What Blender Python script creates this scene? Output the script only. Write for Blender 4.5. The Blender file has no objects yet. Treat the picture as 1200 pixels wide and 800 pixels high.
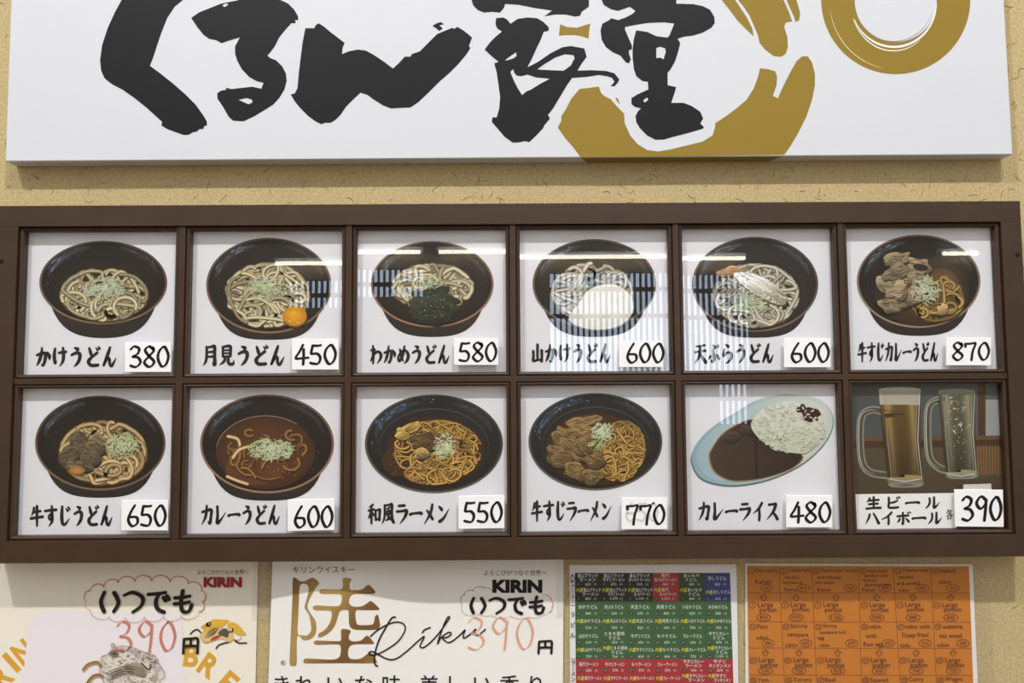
import bpy, bmesh, math, random
from mathutils import Vector, Matrix
from mathutils.geometry import tessellate_polygon

# ------------------------------------------------------------------ camera, light, exposure
S = bpy.context.scene
C = S.collection
FPX, PITCH, YAW, ROLL, DIST, EYE = 873.0, 0.0645, 0.00424, -0.00592, 1.10, 1.55
_cp, _sp, _cy, _sy = math.cos(PITCH), math.sin(PITCH), math.cos(YAW), math.sin(YAW)
FW = Vector((_sy*_cp, _cy*_cp, _sp))
_r0 = Vector((_cy, -_sy, 0)); _u0 = _r0.cross(FW)
RT = math.cos(ROLL)*_r0 + math.sin(ROLL)*_u0
UP = -math.sin(ROLL)*_r0 + math.cos(ROLL)*_u0
cam_d = bpy.data.cameras.new('camera'); cam = bpy.data.objects.new('camera', cam_d); C.objects.link(cam)
cam_d.sensor_fit = 'HORIZONTAL'; cam_d.sensor_width = 36.0; cam_d.lens = FPX/1200.0*36.0
cam_d.clip_start = 0.01; cam_d.clip_end = 60
m3 = Matrix((RT, UP, -FW)).transposed()
cam.matrix_world = Matrix.Translation((0, -DIST, EYE)) @ m3.to_4x4()
S.camera = cam
S.view_settings.view_transform = 'Standard'; S.view_settings.look = 'None'
S.view_settings.exposure = 0.0; S.view_settings.gamma = 1.0; S.view_settings.use_curve_mapping = False
S.cycles.use_denoising = True
S.cycles.max_bounces = 8; S.cycles.transparent_max_bounces = 24

world = bpy.data.worlds.new('hall_light'); S.world = world; world.use_nodes = True
wn = world.node_tree.nodes; wl = world.node_tree.links
for n in list(wn): wn.remove(n)
w_out = wn.new('ShaderNodeOutputWorld'); w_bg = wn.new('ShaderNodeBackground')
w_tc = wn.new('ShaderNodeTexCoord'); w_sep = wn.new('ShaderNodeSeparateXYZ'); w_rmp = wn.new('ShaderNodeValToRGB')
wl.new(w_tc.outputs['Generated'], w_sep.inputs[0]); wl.new(w_sep.outputs['Z'], w_rmp.inputs[0])
wl.new(w_rmp.outputs[0], w_bg.inputs['Color']); wl.new(w_bg.outputs[0], w_out.inputs[0])
w_rmp.color_ramp.elements[0].position = 0.02; w_rmp.color_ramp.elements[0].color = (0.56, 0.55, 0.54, 1)
w_rmp.color_ramp.elements[1].position = 0.55; w_rmp.color_ramp.elements[1].color = (0.95, 0.95, 0.95, 1)
w_bg.inputs['Strength'].default_value = 0.98

def area_light(x, y, z, target, energy, size, col):
    d = bpy.data.lights.new('ceiling_spot', 'AREA'); d.shape = 'DISK'; d.size = size; d.energy = energy; d.color = col
    o = bpy.data.objects.new('ceiling_spot', d); C.objects.link(o); o.location = (x, y, z)
    o.rotation_euler = (Vector(target)-Vector((x, y, z))).to_track_quat('-Z', 'Y').to_euler()
    return o
for lx, e in ((-1.75, 100), (0.95, 100)):
    area_light(lx, -2.5, EYE+3.75, (lx*0.3, 0, EYE), e, 0.13, (1.0, 0.985, 0.965))

# ------------------------------------------------------------------ helpers
def W(px, py, d):
    v = FW + RT*((px-600.0)/FPX) - UP*((py-400.0)/FPX)
    t = (DIST-d)/v.y
    return Vector((v.x*t, -d, v.z*t+EYE))

def lin(c):
    out = []
    for v in c[:3]:
        v = v/255.0
        out.append(v/12.92 if v <= 0.04045 else ((v+0.055)/1.055)**2.4)
    return (out[0], out[1], out[2], 1.0)

def mix(a, b, t): return tuple(a[i]+(b[i]-a[i])*t for i in range(3))

def new_mat(name):
    m = bpy.data.materials.new(name); m.use_nodes = True
    nt = m.node_tree; b = nt.nodes.get('Principled BSDF')
    return m, nt, b

def plain(name, col, rough=0.5, spec=0.35, metal=0.0, noise=0.0, scale=40.0, bump=0.0):
    m, nt, b = new_mat(name)
    b.inputs['Roughness'].default_value = rough; b.inputs['Specular IOR Level'].default_value = spec
    b.inputs['Metallic'].default_value = metal; b.inputs['Base Color'].default_value = lin(col)
    if noise or bump:
        tc = nt.nodes.new('ShaderNodeTexCoord'); no = nt.nodes.new('ShaderNodeTexNoise')
        no.inputs['Scale'].default_value = scale; no.inputs['Detail'].default_value = 6
        nt.links.new(tc.outputs['Object'], no.inputs['Vector'])
        if noise:
            r = nt.nodes.new('ShaderNodeValToRGB')
            r.color_ramp.elements[0].position = 0.3; r.color_ramp.elements[1].position = 0.7
            r.color_ramp.elements[0].color = lin([max(0, v*(1-noise)) for v in col])
            r.color_ramp.elements[1].color = lin([min(255, v*(1+noise)) for v in col])
            nt.links.new(no.outputs['Fac'], r.inputs[0]); nt.links.new(r.outputs[0], b.inputs['Base Color'])
        if bump:
            bp = nt.nodes.new('ShaderNodeBump'); bp.inputs['Strength'].default_value = bump; bp.inputs['Distance'].default_value = 0.002
            nt.links.new(no.outputs['Fac'], bp.inputs['Height']); nt.links.new(bp.outputs[0], b.inputs['Normal'])
    return m

def ink_mat(name, rough=0.5, spec=0.3):
    m, nt, b = new_mat(name)
    a = nt.nodes.new('ShaderNodeAttribute'); a.attribute_name = 'ink'
    nt.links.new(a.outputs['Color'], b.inputs['Base Color'])
    b.inputs['Roughness'].default_value = rough; b.inputs['Specular IOR Level'].default_value = spec
    return m

def glass_mat(name, rough=0.0, ior=1.5, tint=(1, 1, 1, 1), haze=0.0):
    m, nt, b = new_mat(name); nt.nodes.remove(b)
    out = [n for n in nt.nodes if n.type == 'OUTPUT_MATERIAL'][0]
    tr = nt.nodes.new('ShaderNodeBsdfTransparent'); tr.inputs[0].default_value = tint
    gl = nt.nodes.new('ShaderNodeBsdfGlossy'); gl.inputs['Roughness'].default_value = rough
    f0 = ((ior-1)/(ior+1))**2   # Schlick reflectance from the facing angle, the same on both faces of the sheet
    lw = nt.nodes.new('ShaderNodeLayerWeight'); lw.inputs['Blend'].default_value = .5
    pw = nt.nodes.new('ShaderNodeMath'); pw.operation = 'POWER'; pw.inputs[1].default_value = 5
    fr = nt.nodes.new('ShaderNodeMath'); fr.operation = 'MULTIPLY_ADD'; fr.inputs[1].default_value = 1-f0; fr.inputs[2].default_value = f0
    nt.links.new(lw.outputs['Facing'], pw.inputs[0]); nt.links.new(pw.outputs[0], fr.inputs[0])
    mx = nt.nodes.new('ShaderNodeMixShader')
    nt.links.new(fr.outputs[0], mx.inputs[0]); nt.links.new(tr.outputs[0], mx.inputs[1]); nt.links.new(gl.outputs[0], mx.inputs[2])
    last = mx
    if haze:
        df = nt.nodes.new('ShaderNodeBsdfDiffuse'); df.inputs[0].default_value = (0.75, 0.73, 0.68, 1)
        m2 = nt.nodes.new('ShaderNodeMixShader'); m2.inputs[0].default_value = haze
        nt.links.new(mx.outputs[0], m2.inputs[1]); nt.links.new(df.outputs[0], m2.inputs[2]); last = m2
    nt.links.new(last.outputs[0], out.inputs[0])
    return m

def emis(name, col, s):
    m, nt, b = new_mat(name); nt.nodes.remove(b)
    out = [n for n in nt.nodes if n.type == 'OUTPUT_MATERIAL'][0]
    e = nt.nodes.new('ShaderNodeEmission'); e.inputs[0].default_value = lin(col); e.inputs[1].default_value = s
    nt.links.new(e.outputs[0], out.inputs[0]); return m

M = {}
M['frame'] = plain('brown_painted_wood', (63, 45, 31), 0.42, 0.4, noise=0.06, scale=18, bump=0.03)
M['board'] = plain('backing_board', (120, 110, 95), 0.8)
M['sign'] = plain('white_sign_face', (212, 215, 221), 0.4, 0.4, noise=0.004, scale=6)
M['paper'] = plain('white_photo_paper', (233, 234, 240), 0.5, 0.3, noise=0.006, scale=8)
M['card'] = plain('white_card', (246, 246, 246), 0.6, 0.25, noise=0.006, scale=30)
M['cream'] = plain('cream_poster_paper', (243, 237, 222), 0.5, 0.3, noise=0.006, scale=8)
M['poster'] = plain('pale_poster_paper', (243, 241, 236), 0.5, 0.3, noise=0.006, scale=8)
M['ink'] = ink_mat('printed_ink', 0.5, 0.25)
M['signink'] = ink_mat('sign_vinyl', 0.45, 0.2)
M['glass'] = glass_mat('window_glass')
M['film'] = glass_mat('clear_film', 0.12, 1.45, haze=0.015)
M['tape'] = glass_mat('clear_tape', 0.25, 1.45, haze=0.06)
M['metal'] = plain('dark_screw_metal', (60, 50, 42), 0.35, 0.5, metal=0.8)

def wall_mat():
    m, nt, b = new_mat('straw_plaster')
    tc = nt.nodes.new('ShaderNodeTexCoord')
    n1 = nt.nodes.new('ShaderNodeTexNoise'); n1.inputs['Scale'].default_value = 260; n1.inputs['Detail'].default_value = 4
    n2 = nt.nodes.new('ShaderNodeTexNoise'); n2.inputs['Scale'].default_value = 14; n2.inputs['Detail'].default_value = 5
    r1 = nt.nodes.new('ShaderNodeValToRGB'); r2 = nt.nodes.new('ShaderNodeValToRGB')
    mx = nt.nodes.new('ShaderNodeMixRGB'); mx.blend_type = 'MULTIPLY'; mx.inputs[0].default_value = 1
    r1.color_ramp.elements[0].position = .3; r1.color_ramp.elements[1].position = .7
    r1.color_ramp.elements[0].color = lin((182, 161, 116)); r1.color_ramp.elements[1].color = lin((208, 189, 144))
    r2.color_ramp.elements[0].position = .3; r2.color_ramp.elements[1].position = .7
    r2.color_ramp.elements[0].color = (.93, .93, .92, 1); r2.color_ramp.elements[1].color = (1, 1, 1, 1)
    for n in (n1, n2): nt.links.new(tc.outputs['Object'], n.inputs['Vector'])
    nt.links.new(n1.outputs['Fac'], r1.inputs[0]); nt.links.new(n2.outputs['Fac'], r2.inputs[0])
    nt.links.new(r1.outputs[0], mx.inputs[1]); nt.links.new(r2.outputs[0], mx.inputs[2]); nt.links.new(mx.outputs[0], b.inputs['Base Color'])
    bp = nt.nodes.new('ShaderNodeBump'); bp.inputs['Strength'].default_value = .35; bp.inputs['Distance'].default_value = .0012
    nt.links.new(n1.outputs['Fac'], bp.inputs['Height']); nt.links.new(bp.outputs[0], b.inputs['Normal'])
    b.inputs['Roughness'].default_value = .85; b.inputs['Specular IOR Level'].default_value = .15
    return m
M['wall'] = wall_mat()
M['straw'] = plain('straw_fibre', (140, 117, 72), 0.8, 0.1, noise=0.25, scale=60)
M['floor'] = plain('hall_floor', (120, 108, 95), 0.5, 0.3, noise=0.08, scale=3)
M['farwall'] = plain('far_plaster', (176, 160, 136), 0.8, 0.2, noise=0.04, scale=4)
M['lattice'] = plain('dark_lattice_wood', (58, 44, 34), 0.5, 0.3, noise=0.1, scale=12)
M['daylight'] = emis('daylight_beyond', (205, 222, 245), 6.5)
M['tube'] = emis('fluorescent_tube', (255, 246, 225), 16.0)

def thing(name, label, cat, loc=(0, 0, 0), group=None):
    o = bpy.data.objects.new(name, None); C.objects.link(o); o.location = loc; o.empty_display_size = .05
    o['label'] = label; o['category'] = cat
    if group: o['group'] = group
    return o

def link_mesh(name, me, mat, parent=None):
    o = bpy.data.objects.new(name, me); C.objects.link(o)
    for m in (mat if isinstance(mat, (list, tuple)) else [mat]): me.materials.append(m)
    if parent:
        o.parent = parent
        off = Vector(parent.location)
        p = parent.parent
        while p: off = off + Vector(p.location); p = p.parent
        me.transform(Matrix.Translation(-off))
    return o

def boxmesh(name, boxes, bevel=0.0):
    bm = bmesh.new()
    for (x0, x1, y0, y1, z0, z1) in boxes:
        r = bmesh.ops.create_cube(bm, size=1)
        for v in r['verts']:
            v.co = Vector(((x0+x1)/2+v.co.x*(x1-x0), (y0+y1)/2+v.co.y*(y1-y0), (z0+z1)/2+v.co.z*(z1-z0)))
    if bevel: bmesh.ops.bevel(bm, geom=bm.edges[:], offset=bevel, segments=2, affect='EDGES', profile=.6)
    me = bpy.data.meshes.new(name); bm.to_mesh(me); bm.free(); return me

def slab(name, quad, dfront, dback, bevel=0.0, grid=1, bulge=None):
    """sheet or card from four image corners (tl, tr, br, bl) with a front and a back depth"""
    bm = bmesh.new()
    if bulge is None:
        f = [bm.verts.new(W(x, y, dfront)) for x, y in quad]
        b = []
        for v in f: b.append(bm.verts.new((v.co.x, -dback, v.co.z)))
        bm.faces.new(f[::-1]); bm.faces.new(b)
        for i in range(4): bm.faces.new((f[i], f[(i+1) % 4], b[(i+1) % 4], b[i]))
        bmesh.ops.recalc_face_normals(bm, faces=bm.faces[:])
        if bevel: bmesh.ops.bevel(bm, geom=bm.edges[:], offset=bevel, segments=1, affect='EDGES')
    else:
        tl, tr, br, bl = quad; n = 40; rows = 10
        g = []; gb = []
        for j in range(rows+1):
            r = []; rb = []
            for i in range(n+1):
                s, t = i/n, j/rows
                x = (tl[0]*(1-s)+tr[0]*s)*(1-t)+(bl[0]*(1-s)+br[0]*s)*t
                y = (tl[1]*(1-s)+tr[1]*s)*(1-t)+(bl[1]*(1-s)+br[1]*s)*t
                d = dfront+bulge(x, y)
                p = W(x, y, d); r.append(bm.verts.new(p)); rb.append(bm.verts.new((p.x, p.y+.0004, p.z)))
            g.append(r); gb.append(rb)
        for j in range(rows):
            for i in range(n):
                bm.faces.new((g[j][i], g[j+1][i], g[j+1][i+1], g[j][i+1]))
                bm.faces.new((gb[j][i], gb[j][i+1], gb[j+1][i+1], gb[j+1][i]))
        for f in bm.faces: f.smooth = True
    me = bpy.data.meshes.new(name); bm.to_mesh(me); bm.free(); return me

def catmull(pts, n=6, closed=False):
    k = len(pts); out = []
    if k < 3 and not closed:
        a, b = pts
        return [tuple(a[i]+(b[i]-a[i])*t/n for i in range(len(a))) for t in range(n+1)]
    rng = range(k if closed else k-1)
    for i in rng:
        g = lambda j: pts[j % k] if closed else pts[max(0, min(k-1, j))]
        p0, p1, p2, p3 = g(i-1), g(i), g(i+1), g(i+2)
        for s in range(n):
            t = s/n
            out.append(tuple(0.5*((2*p1[d])+(-p0[d]+p2[d])*t+(2*p0[d]-5*p1[d]+4*p2[d]-p3[d])*t*t+(-p0[d]+3*p1[d]-3*p2[d]+p3[d])*t**3) for d in range(len(p1))))
    if not closed: out.append(tuple(pts[-1]))
    return out

TXT = {}
def text_geo(body, bold=0.0, res=3):
    key = (body, bold, res)
    if key not in TXT:
        c = bpy.data.curves.new('t', 'FONT'); c.body = body; c.offset = bold; c.resolution_u = res; c.fill_mode = 'FRONT'
        o = bpy.data.objects.new('t', c); C.objects.link(o)
        dg = bpy.context.evaluated_depsgraph_get()
        me = bpy.data.meshes.new_from_object(o.evaluated_get(dg))
        V = [(v.co.x, v.co.y) for v in me.vertices]; F = [tuple(p.vertices) for p in me.polygons]
        bpy.data.objects.remove(o); bpy.data.curves.remove(c); bpy.data.meshes.remove(me)
        xs = [v[0] for v in V]; ys = [v[1] for v in V]
        TXT[key] = (V, F, min(xs), max(xs), min(ys), max(ys))
    return TXT[key]

class Art:
    """flat printed artwork: painter-ordered shapes a few microns apart, ink colour per vertex"""
    def __init__(s, depth, dz=5e-6, bulge=None, seed=1):
        s.d = depth; s.dz = dz; s.l = 0; s.V = []; s.F = []; s.K = []; s.b = bulge; s.r = random.Random(seed)
    def up(s, n=1): s.l += n
    def v(s, x, y, col):
        d = s.d+s.l*s.dz+(s.b(x, y) if s.b else 0)
        s.V.append(W(x, y, d)); s.K.append(lin(col)); return len(s.V)-1
    def poly(s, pts, col, holes=(), grad=None):
        """grad: function (x,y)->col"""
        s.up(); rings = [[Vector((p[0], p[1], 0)) for p in r] for r in [pts]+list(holes)]
        flat = [p for r in rings for p in r]
        ids = [s.v(p.x, p.y, grad(p.x, p.y) if grad else col) for p in flat]
        for t in tessellate_polygon(rings):
            if s.b: s.split([(flat[i].x, flat[i].y) for i in t], col, grad)
            else: s.F.append(tuple(ids[i] for i in t))
    def split(s, tri, col, grad):
        L = [math.dist(tri[i], tri[(i+1) % 3]) for i in range(3)]; m = max(L)
        if m < 7: s.F.append(tuple(s.v(x, y, grad(x, y) if grad else col) for x, y in tri)); return
        i = L.index(m); a, b, c = tri[i], tri[(i+1) % 3], tri[(i+2) % 3]; h = ((a[0]+b[0])/2, (a[1]+b[1])/2)
        s.split([a, h, c], col, grad); s.split([h, b, c], col, grad)
    def curve(s, pts, col, n=5, holes=(), grad=None):
        s.poly(catmull(pts, n, True), col, [catmull(h, n, True) for h in holes], grad)
    def ell(s, cx, cy, rx, ry, col, edge=None, n=40, rot=0.0, off=(0, 0), rings=1):
        s.up(); c = s.v(cx+off[0], cy+off[1], col); e = edge or col; ids = []
        for i in range(n):
            a = 2*math.pi*i/n; x, y = rx*math.cos(a), ry*math.sin(a)
            ids.append(s.v(cx+x*math.cos(rot)-y*math.sin(rot), cy+x*math.sin(rot)+y*math.cos(rot), e))
        for i in range(n): s.F.append((c, ids[i], ids[(i+1) % n]))
    def ring(s, cx, cy, rx, ry, rx2, ry2, colf, n=64, a0=0, a1=2*math.pi, oy=0.0):
        """colf(angle)->col"""
        s.up(); A = []; B = []
        for i in range(n+1):
            a = a0+(a1-a0)*i/n; c = colf(a)
            A.append(s.v(cx+rx*math.cos(a), cy+ry*math.sin(a), c)); B.append(s.v(cx+rx2*math.cos(a), cy+oy+ry2*math.sin(a), c))
        for i in range(n): s.F.append((A[i], A[i+1], B[i+1], B[i]))
    def strip(s, pts, w, cols, offs=None, taper=False, cap=True):
        """pts (x,y) or (x,y,w); cols: one colour or list across the width"""
        s.up()
        if not isinstance(cols, list): cols = [cols, cols]
        k = len(cols); offs = offs or [-0.5+i/(k-1) for i in range(k)]
        P = []
        m = len(pts)
        for i, p in enumerate(pts):
            a = pts[max(0, i-1)]; b = pts[min(m-1, i+1)]
            dx, dy = b[0]-a[0], b[1]-a[1]; L = math.hypot(dx, dy) or 1e-6
            ww = p[2] if len(p) > 2 else w
            if taper: ww *= max(.15, math.sin(math.pi*(i+.6)/(m+.2)))**.6
            P.append((p[0], p[1], ww, dx/L, dy/L))
        if cap:
            a = P[0]; P.insert(0, (a[0]-a[3]*a[2]*.36, a[1]-a[4]*a[2]*.36, a[2]*.5, a[3], a[4]))
            a = P[-1]; P.append((a[0]+a[3]*a[2]*.36, a[1]+a[4]*a[2]*.36, a[2]*.5, a[3], a[4]))
        rows = []
        for (x, y, ww, dx, dy) in P:
            rows.append([s.v(x-dy*ww*o, y+dx*ww*o, c) for o, c in zip(offs, cols)])
        for i in range(len(rows)-1):
            for j in range(k-1): s.F.append((rows[i][j], rows[i+1][j], rows[i+1][j+1], rows[i][j+1]))
    def text(s, body, x0, y0, x1, y1, col, bold=0.0, slant=0.0, rise=0.0, rot=0.0, res=3):
        s.up(); V, F, a, b, c, d = text_geo(body, bold, res); base = len(s.V)
        cx, cy = (x0+x1)/2, (y0+y1)/2
        for (vx, vy) in V:
            u = (vx-a)/((b-a) or 1); t = 1-(vy-c)/((d-c) or 1)
            x = x0+u*(x1-x0)+slant*(y1-y0)*(.5-t); y = y0+t*(y1-y0)-rise*(x1-x0)*(u-.5)
            if rot: x, y = cx+(x-cx)*math.cos(rot)-(y-cy)*math.sin(rot), cy+(x-cx)*math.sin(rot)+(y-cy)*math.cos(rot)
            s.v(x, y, col)
        for f in F: s.F.append(tuple(base+i for i in f))
    def line(s, body, x, y, h, col, align='l', maxw=None, bold=0.0, slant=0.0, rise=0.0, squeeze=1.0, res=2):
        """text of em height h centred on y"""
        V, F, a, b, c, d = text_geo(body, bold, res); k = h/0.88
        w = (b-a)*k*squeeze
        if maxw and w > maxw: w = maxw
        x0 = x if align == 'l' else (x-w/2 if align == 'c' else x-w)
        hh = (d-c)*k; mid = (c+d)/2; ym = y-(mid-0.36)*k if d-c < .6 else y
        s.text(body, x0, ym-hh/2, x0+w, ym+hh/2, col, bold, slant, rise, 0, res)
    def brush(s, body, x0, y0, x1, y1, col, font, weight=1.0, gap=0.06, nib=0.0, jitter=0.0):
        n = len(body); cw = (x1-x0)/n
        for i, ch in enumerate(body):
            gx = x0+cw*i+cw*gap/2; gw = cw*(1-gap); gh = y1-y0
            for st in font[ch]:
                pts = [(gx+p[0]/100*gw, y0+p[1]/100*gh, (p[2] if len(p) > 2 else 10)/100*math.sqrt(gw*gh)*weight) for p in st]
                cl = catmull(pts, 6)
                if nib:
                    q = []
                    for j, p in enumerate(cl):
                        a = cl[max(0, j-1)]; b = cl[min(len(cl)-1, j+1)]; th = math.atan2(b[1]-a[1], b[0]-a[0])
                        q.append((p[0], p[1], p[2]*(1-nib+nib*abs(math.sin(th+.55))*1.3)))
                    cl = q
                s.strip(cl, 0, col)
        s.up()
    def build(s, name, parent, mat=None):
        me = bpy.data.meshes.new(name); me.from_pydata([tuple(v) for v in s.V], [], s.F)
        at = me.color_attributes.new('ink', 'FLOAT_COLOR', 'POINT')
        at.data.foreach_set('color', [x for k in s.K for x in k])
        # every flat shape faces the room
        bm = bmesh.new(); bm.from_mesh(me); bm.normal_update()
        rev = [f for f in bm.faces if f.normal.y > 0]
        if rev: bmesh.ops.reverse_faces(bm, faces=rev)
        bm.to_mesh(me); bm.free()
        return link_mesh(name, me, mat or M['ink'], parent)

# brush lettering: strokes as (x, y, width) in a 100 x 100 cell
BF = {
'か': [[(8,42,9),(40,34,11),(62,34,12),(64,50,12),(58,75,11),(46,92,8),(38,82,3)],[(42,6,6),(38,35,11),(24,70,11),(8,90,4)],[(74,28,7),(88,45,13),(90,62,6)]],
'け': [[(20,10,8),(14,45,12),(20,80,10),(30,68,2)],[(42,32,8),(66,28,11),(92,26,9)],[(70,6,8),(74,40,12),(68,72,10),(48,94,3)]],
'う': [[(38,8,7),(58,14,13),(52,22,6)],[(18,42,9),(46,32,11),(70,36,13),(70,60,12),(54,82,10),(34,96,3)]],
'ど': [[(26,8,8),(36,32,12),(42,48,7)],[(78,30,10),(44,50,10),(22,70,13),(34,88,12),(60,90,12),(84,88,11)],[(70,8,5),(80,18,9)],[(84,2,5),(94,12,9)]],
'ん': [[(54,4,8),(40,36,12),(24,68,11),(10,94,7),(36,58,9),(48,60,11),(52,84,10),(66,90,11),(92,56,3)]],
'す': [[(6,28,10),(50,24,11),(94,22,11)],[(58,4,8),(60,40,12),(58,60,10),(42,66,9),(36,52,8),(50,44,9),(62,56,11),(58,78,10),(36,98,3)]],
'じ': [[(32,6,9),(28,50,13),(34,84,12),(54,88,10),(86,62,3)],[(62,16,6),(74,28,9)],[(76,8,6),(88,20,9)]],
'わ': [[(26,6,8),(28,50,12),(26,96,7)],[(8,30,8),(30,26,10),(40,26,7),(24,58,8),(6,84,5),(30,54,8),(60,36,11),(86,46,12),(84,70,11),(58,94,3)]],
'め': [[(24,22,7),(34,56,11),(50,82,7)],[(60,8,8),(48,50,11),(20,84,10),(12,62,9),(40,34,9),(72,32,11),(90,54,13),(80,80,11),(56,96,3)]],
'ら': [[(36,6,7),(56,16,12),(52,22,5)],[(26,30,8),(20,56,10),(22,64,7),(50,46,9),(78,50,12),(80,70,12),(60,90,9),(34,98,3)]],
'ぷ': [[(42,10,7),(60,20,11),(46,32,7),(50,58,11),(52,80,11),(36,92,9),(28,80,4)],[(8,80,5),(22,62,9),(24,72,4)],[(72,56,6),(88,72,11),(92,82,6)],[(76,14,4),(82,7,4),(89,14,4),(82,21,4),(76,14,4)]],
'ー': [[(8,54,13),(16,50,9),(80,46,11),(92,50,14)]],
'カ': [[(10,36,10),(50,28,11),(82,26,13),(80,55,11),(70,90,12),(56,80,3)],[(46,4,8),(44,34,11),(32,66,10),(8,94,3)]],
'レ': [[(24,8,10),(26,50,11),(24,88,14),(50,74,9),(92,36,2)]],
'ラ': [[(24,14,10),(70,12,11)],[(10,40,11),(50,38,10),(84,36,13),(74,62,11),(34,96,3)]],
'メ': [[(70,6,9),(56,46,11),(10,96,3)],[(28,34,7),(50,52,12),(72,76,10)]],
'ン': [[(14,16,7),(32,28,13),(38,36,8)],[(18,86,14),(50,70,10),(92,26,2)]],
'イ': [[(76,6,10),(50,36,10),(8,60,3)],[(54,34,8),(56,70,11),(54,96,10)]],
'ス': [[(22,16,11),(56,14,10),(76,14,13),(58,50,11),(8,92,3)],[(54,54,8),(76,72,12),(90,90,13)]],
'ビ': [[(22,10,10),(24,50,11),(22,82,11),(50,86,11),(86,82,10)],[(80,34,8),(54,46,10),(26,52,6)],[(72,8,5),(80,20,9)],[(86,2,5),(94,14,9)]],
'ル': [[(32,14,10),(34,46,10),(24,72,9),(6,92,3)],[(62,8,10),(62,50,11),(62,84,13),(78,72,9),(98,44,2)]],
'ハ': [[(34,18,9),(26,52,10),(6,92,3)],[(58,14,8),(78,52,11),(94,88,14)]],
'ボ': [[(8,36,10),(50,32,11),(84,30,10)],[(46,8,9),(48,50,11),(46,92,11),(36,84,3)],[(26,50,7),(20,68,10),(8,80,3)],[(64,50,6),(78,64,10),(86,76,11)],[(76,6,5),(82,16,8)],[(90,2,5),(96,12,8)]],
'月': [[(30,8,9),(30,50,10),(24,78,9),(8,96,3)],[(30,12,8),(60,9,9),(79,8,12),(80,50,11),(80,92,13),(66,84,3)],[(32,34,7),(76,32,9)],[(32,56,7),(76,54,9)]],
'見': [[(26,8,9),(26,34,9),(26,56,8)],[(26,10,8),(70,6,11),(74,30,10),(72,54,10)],[(28,26,6),(70,24,7)],[(28,40,6),(70,38,7)],[(28,55,7),(72,53,8)],[(40,58,9),(34,76,10),(6,94,3)],[(60,56,9),(60,80,11),(70,90,11),(90,88,10),(94,72,3)]],
'山': [[(50,6,11),(50,50,11),(50,82,9)],[(16,38,11),(18,62,11),(18,86,12),(50,82,9),(82,80,10)],[(82,34,12),(84,60,11),(82,90,11)]],
'天': [[(20,16,11),(50,14,8),(82,10,11)],[(10,44,11),(50,40,9),(90,36,11)],[(50,16,10),(46,50,11),(32,76,10),(6,96,3)],[(50,46,5),(66,70,12),(94,94,15)]],
'牛': [[(30,12,9),(24,32,9),(10,50,3)],[(26,34,9),(56,30,10),(80,28,10)],[(4,62,11),(50,58,10),(96,54,12)],[(52,4,10),(52,50,11),(52,98,7)]],
'和': [[(40,8,9),(24,16,8),(10,20,4)],[(6,36,9),(50,30,10)],[(28,16,8),(28,60,10),(28,96,8)],[(26,38,6),(16,58,9),(2,74,2)],[(30,42,5),(40,52,10),(46,58,7)],[(60,34,8),(60,60,9),(62,80,9)],[(60,36,7),(80,32,9),(92,32,11),(90,60,10),(88,80,10)],[(62,76,8),(88,74,8)]],
'風': [[(24,10,9),(24,50,9),(18,76,8),(2,96,3)],[(24,12,8),(60,9,9),(78,8,11),(78,50,10),(84,82,11),(96,92,7),(94,76,2)],[(62,20,7),(48,26,7),(36,28,3)],[(36,38,6),(36,50,6),(38,56,6)],[(36,40,6),(64,36,8),(64,54,7)],[(38,56,6),(64,53,6)],[(50,28,6),(50,56,7),(50,74,7)],[(32,80,6),(50,76,7),(64,72,6)],[(60,62,5),(70,76,9)]],
'生': [[(26,14,9),(20,32,9),(6,46,3)],[(26,34,9),(56,30,10),(86,28,10)],[(20,60,10),(80,56,10)],[(4,92,11),(50,88,10),(98,86,12)],[(52,6,10),(52,50,11),(52,88,9)]],
'各': [[(38,6,8),(28,24,9),(8,42,3)],[(36,20,7),(72,16,10),(56,40,9),(8,66,3)],[(34,30,5),(60,46,11),(94,60,12)],[(30,66,8),(30,80,9),(32,94,9)],[(30,68,7),(70,64,10),(68,92,9)],[(32,90,7),(68,88,8)]],
}
HW = {  # marker handwriting
'0': [[(54,3),(24,24),(14,58),(40,94),(72,84),(88,46),(66,8),(46,6)]],
'3': [[(12,18),(40,3),(74,14),(62,38),(28,50),(66,54),(84,76),(52,97),(12,91)]],
'4': [[(58,3),(34,36),(8,68),(60,67),(96,65)],[(62,24),(62,60),(58,98)]],
'5': [[(28,6),(20,30),(20,46),(58,46),(80,66),(62,94),(10,90)],[(28,7),(60,8),(86,5)]],
'6': [[(64,3),(34,34),(16,70),(42,97),(80,84),(76,58),(28,56)]],
'7': [[(8,10),(10,26)],[(10,10),(50,9),(84,8),(64,50),(54,98)]],
'8': [[(78,16),(48,3),(20,20),(46,46),(84,74),(50,97),(14,76),(48,48),(80,24),(74,8)]],
'9': [[(80,16),(44,2),(14,28),(40,50),(74,34),(82,14)],[(80,14),(76,56),(68,98)]],
'い': [[(28,10),(12,50),(26,90)],[(70,12),(90,52),(68,90)]],
'つ': [[(6,24),(46,12),(88,32),(84,64),(44,92)]],
'で': [[(4,20),(48,17),(84,12)],[(56,18),(40,46),(48,78),(78,92)],[(74,32),(84,46)],[(88,26),(98,40)]],
'も': [[(52,4),(44,48),(50,86),(78,88),(92,60)],[(14,34),(50,32),(84,26)],[(12,58),(50,56),(82,50)]],
'円': [[(14,12),(12,50),(10,94)],[(14,12),(50,10),(86,10),(88,50),(86,94)],[(14,54),(50,52),(86,52)],[(50,12),(50,50)]],
}

random.seed(7)
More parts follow.
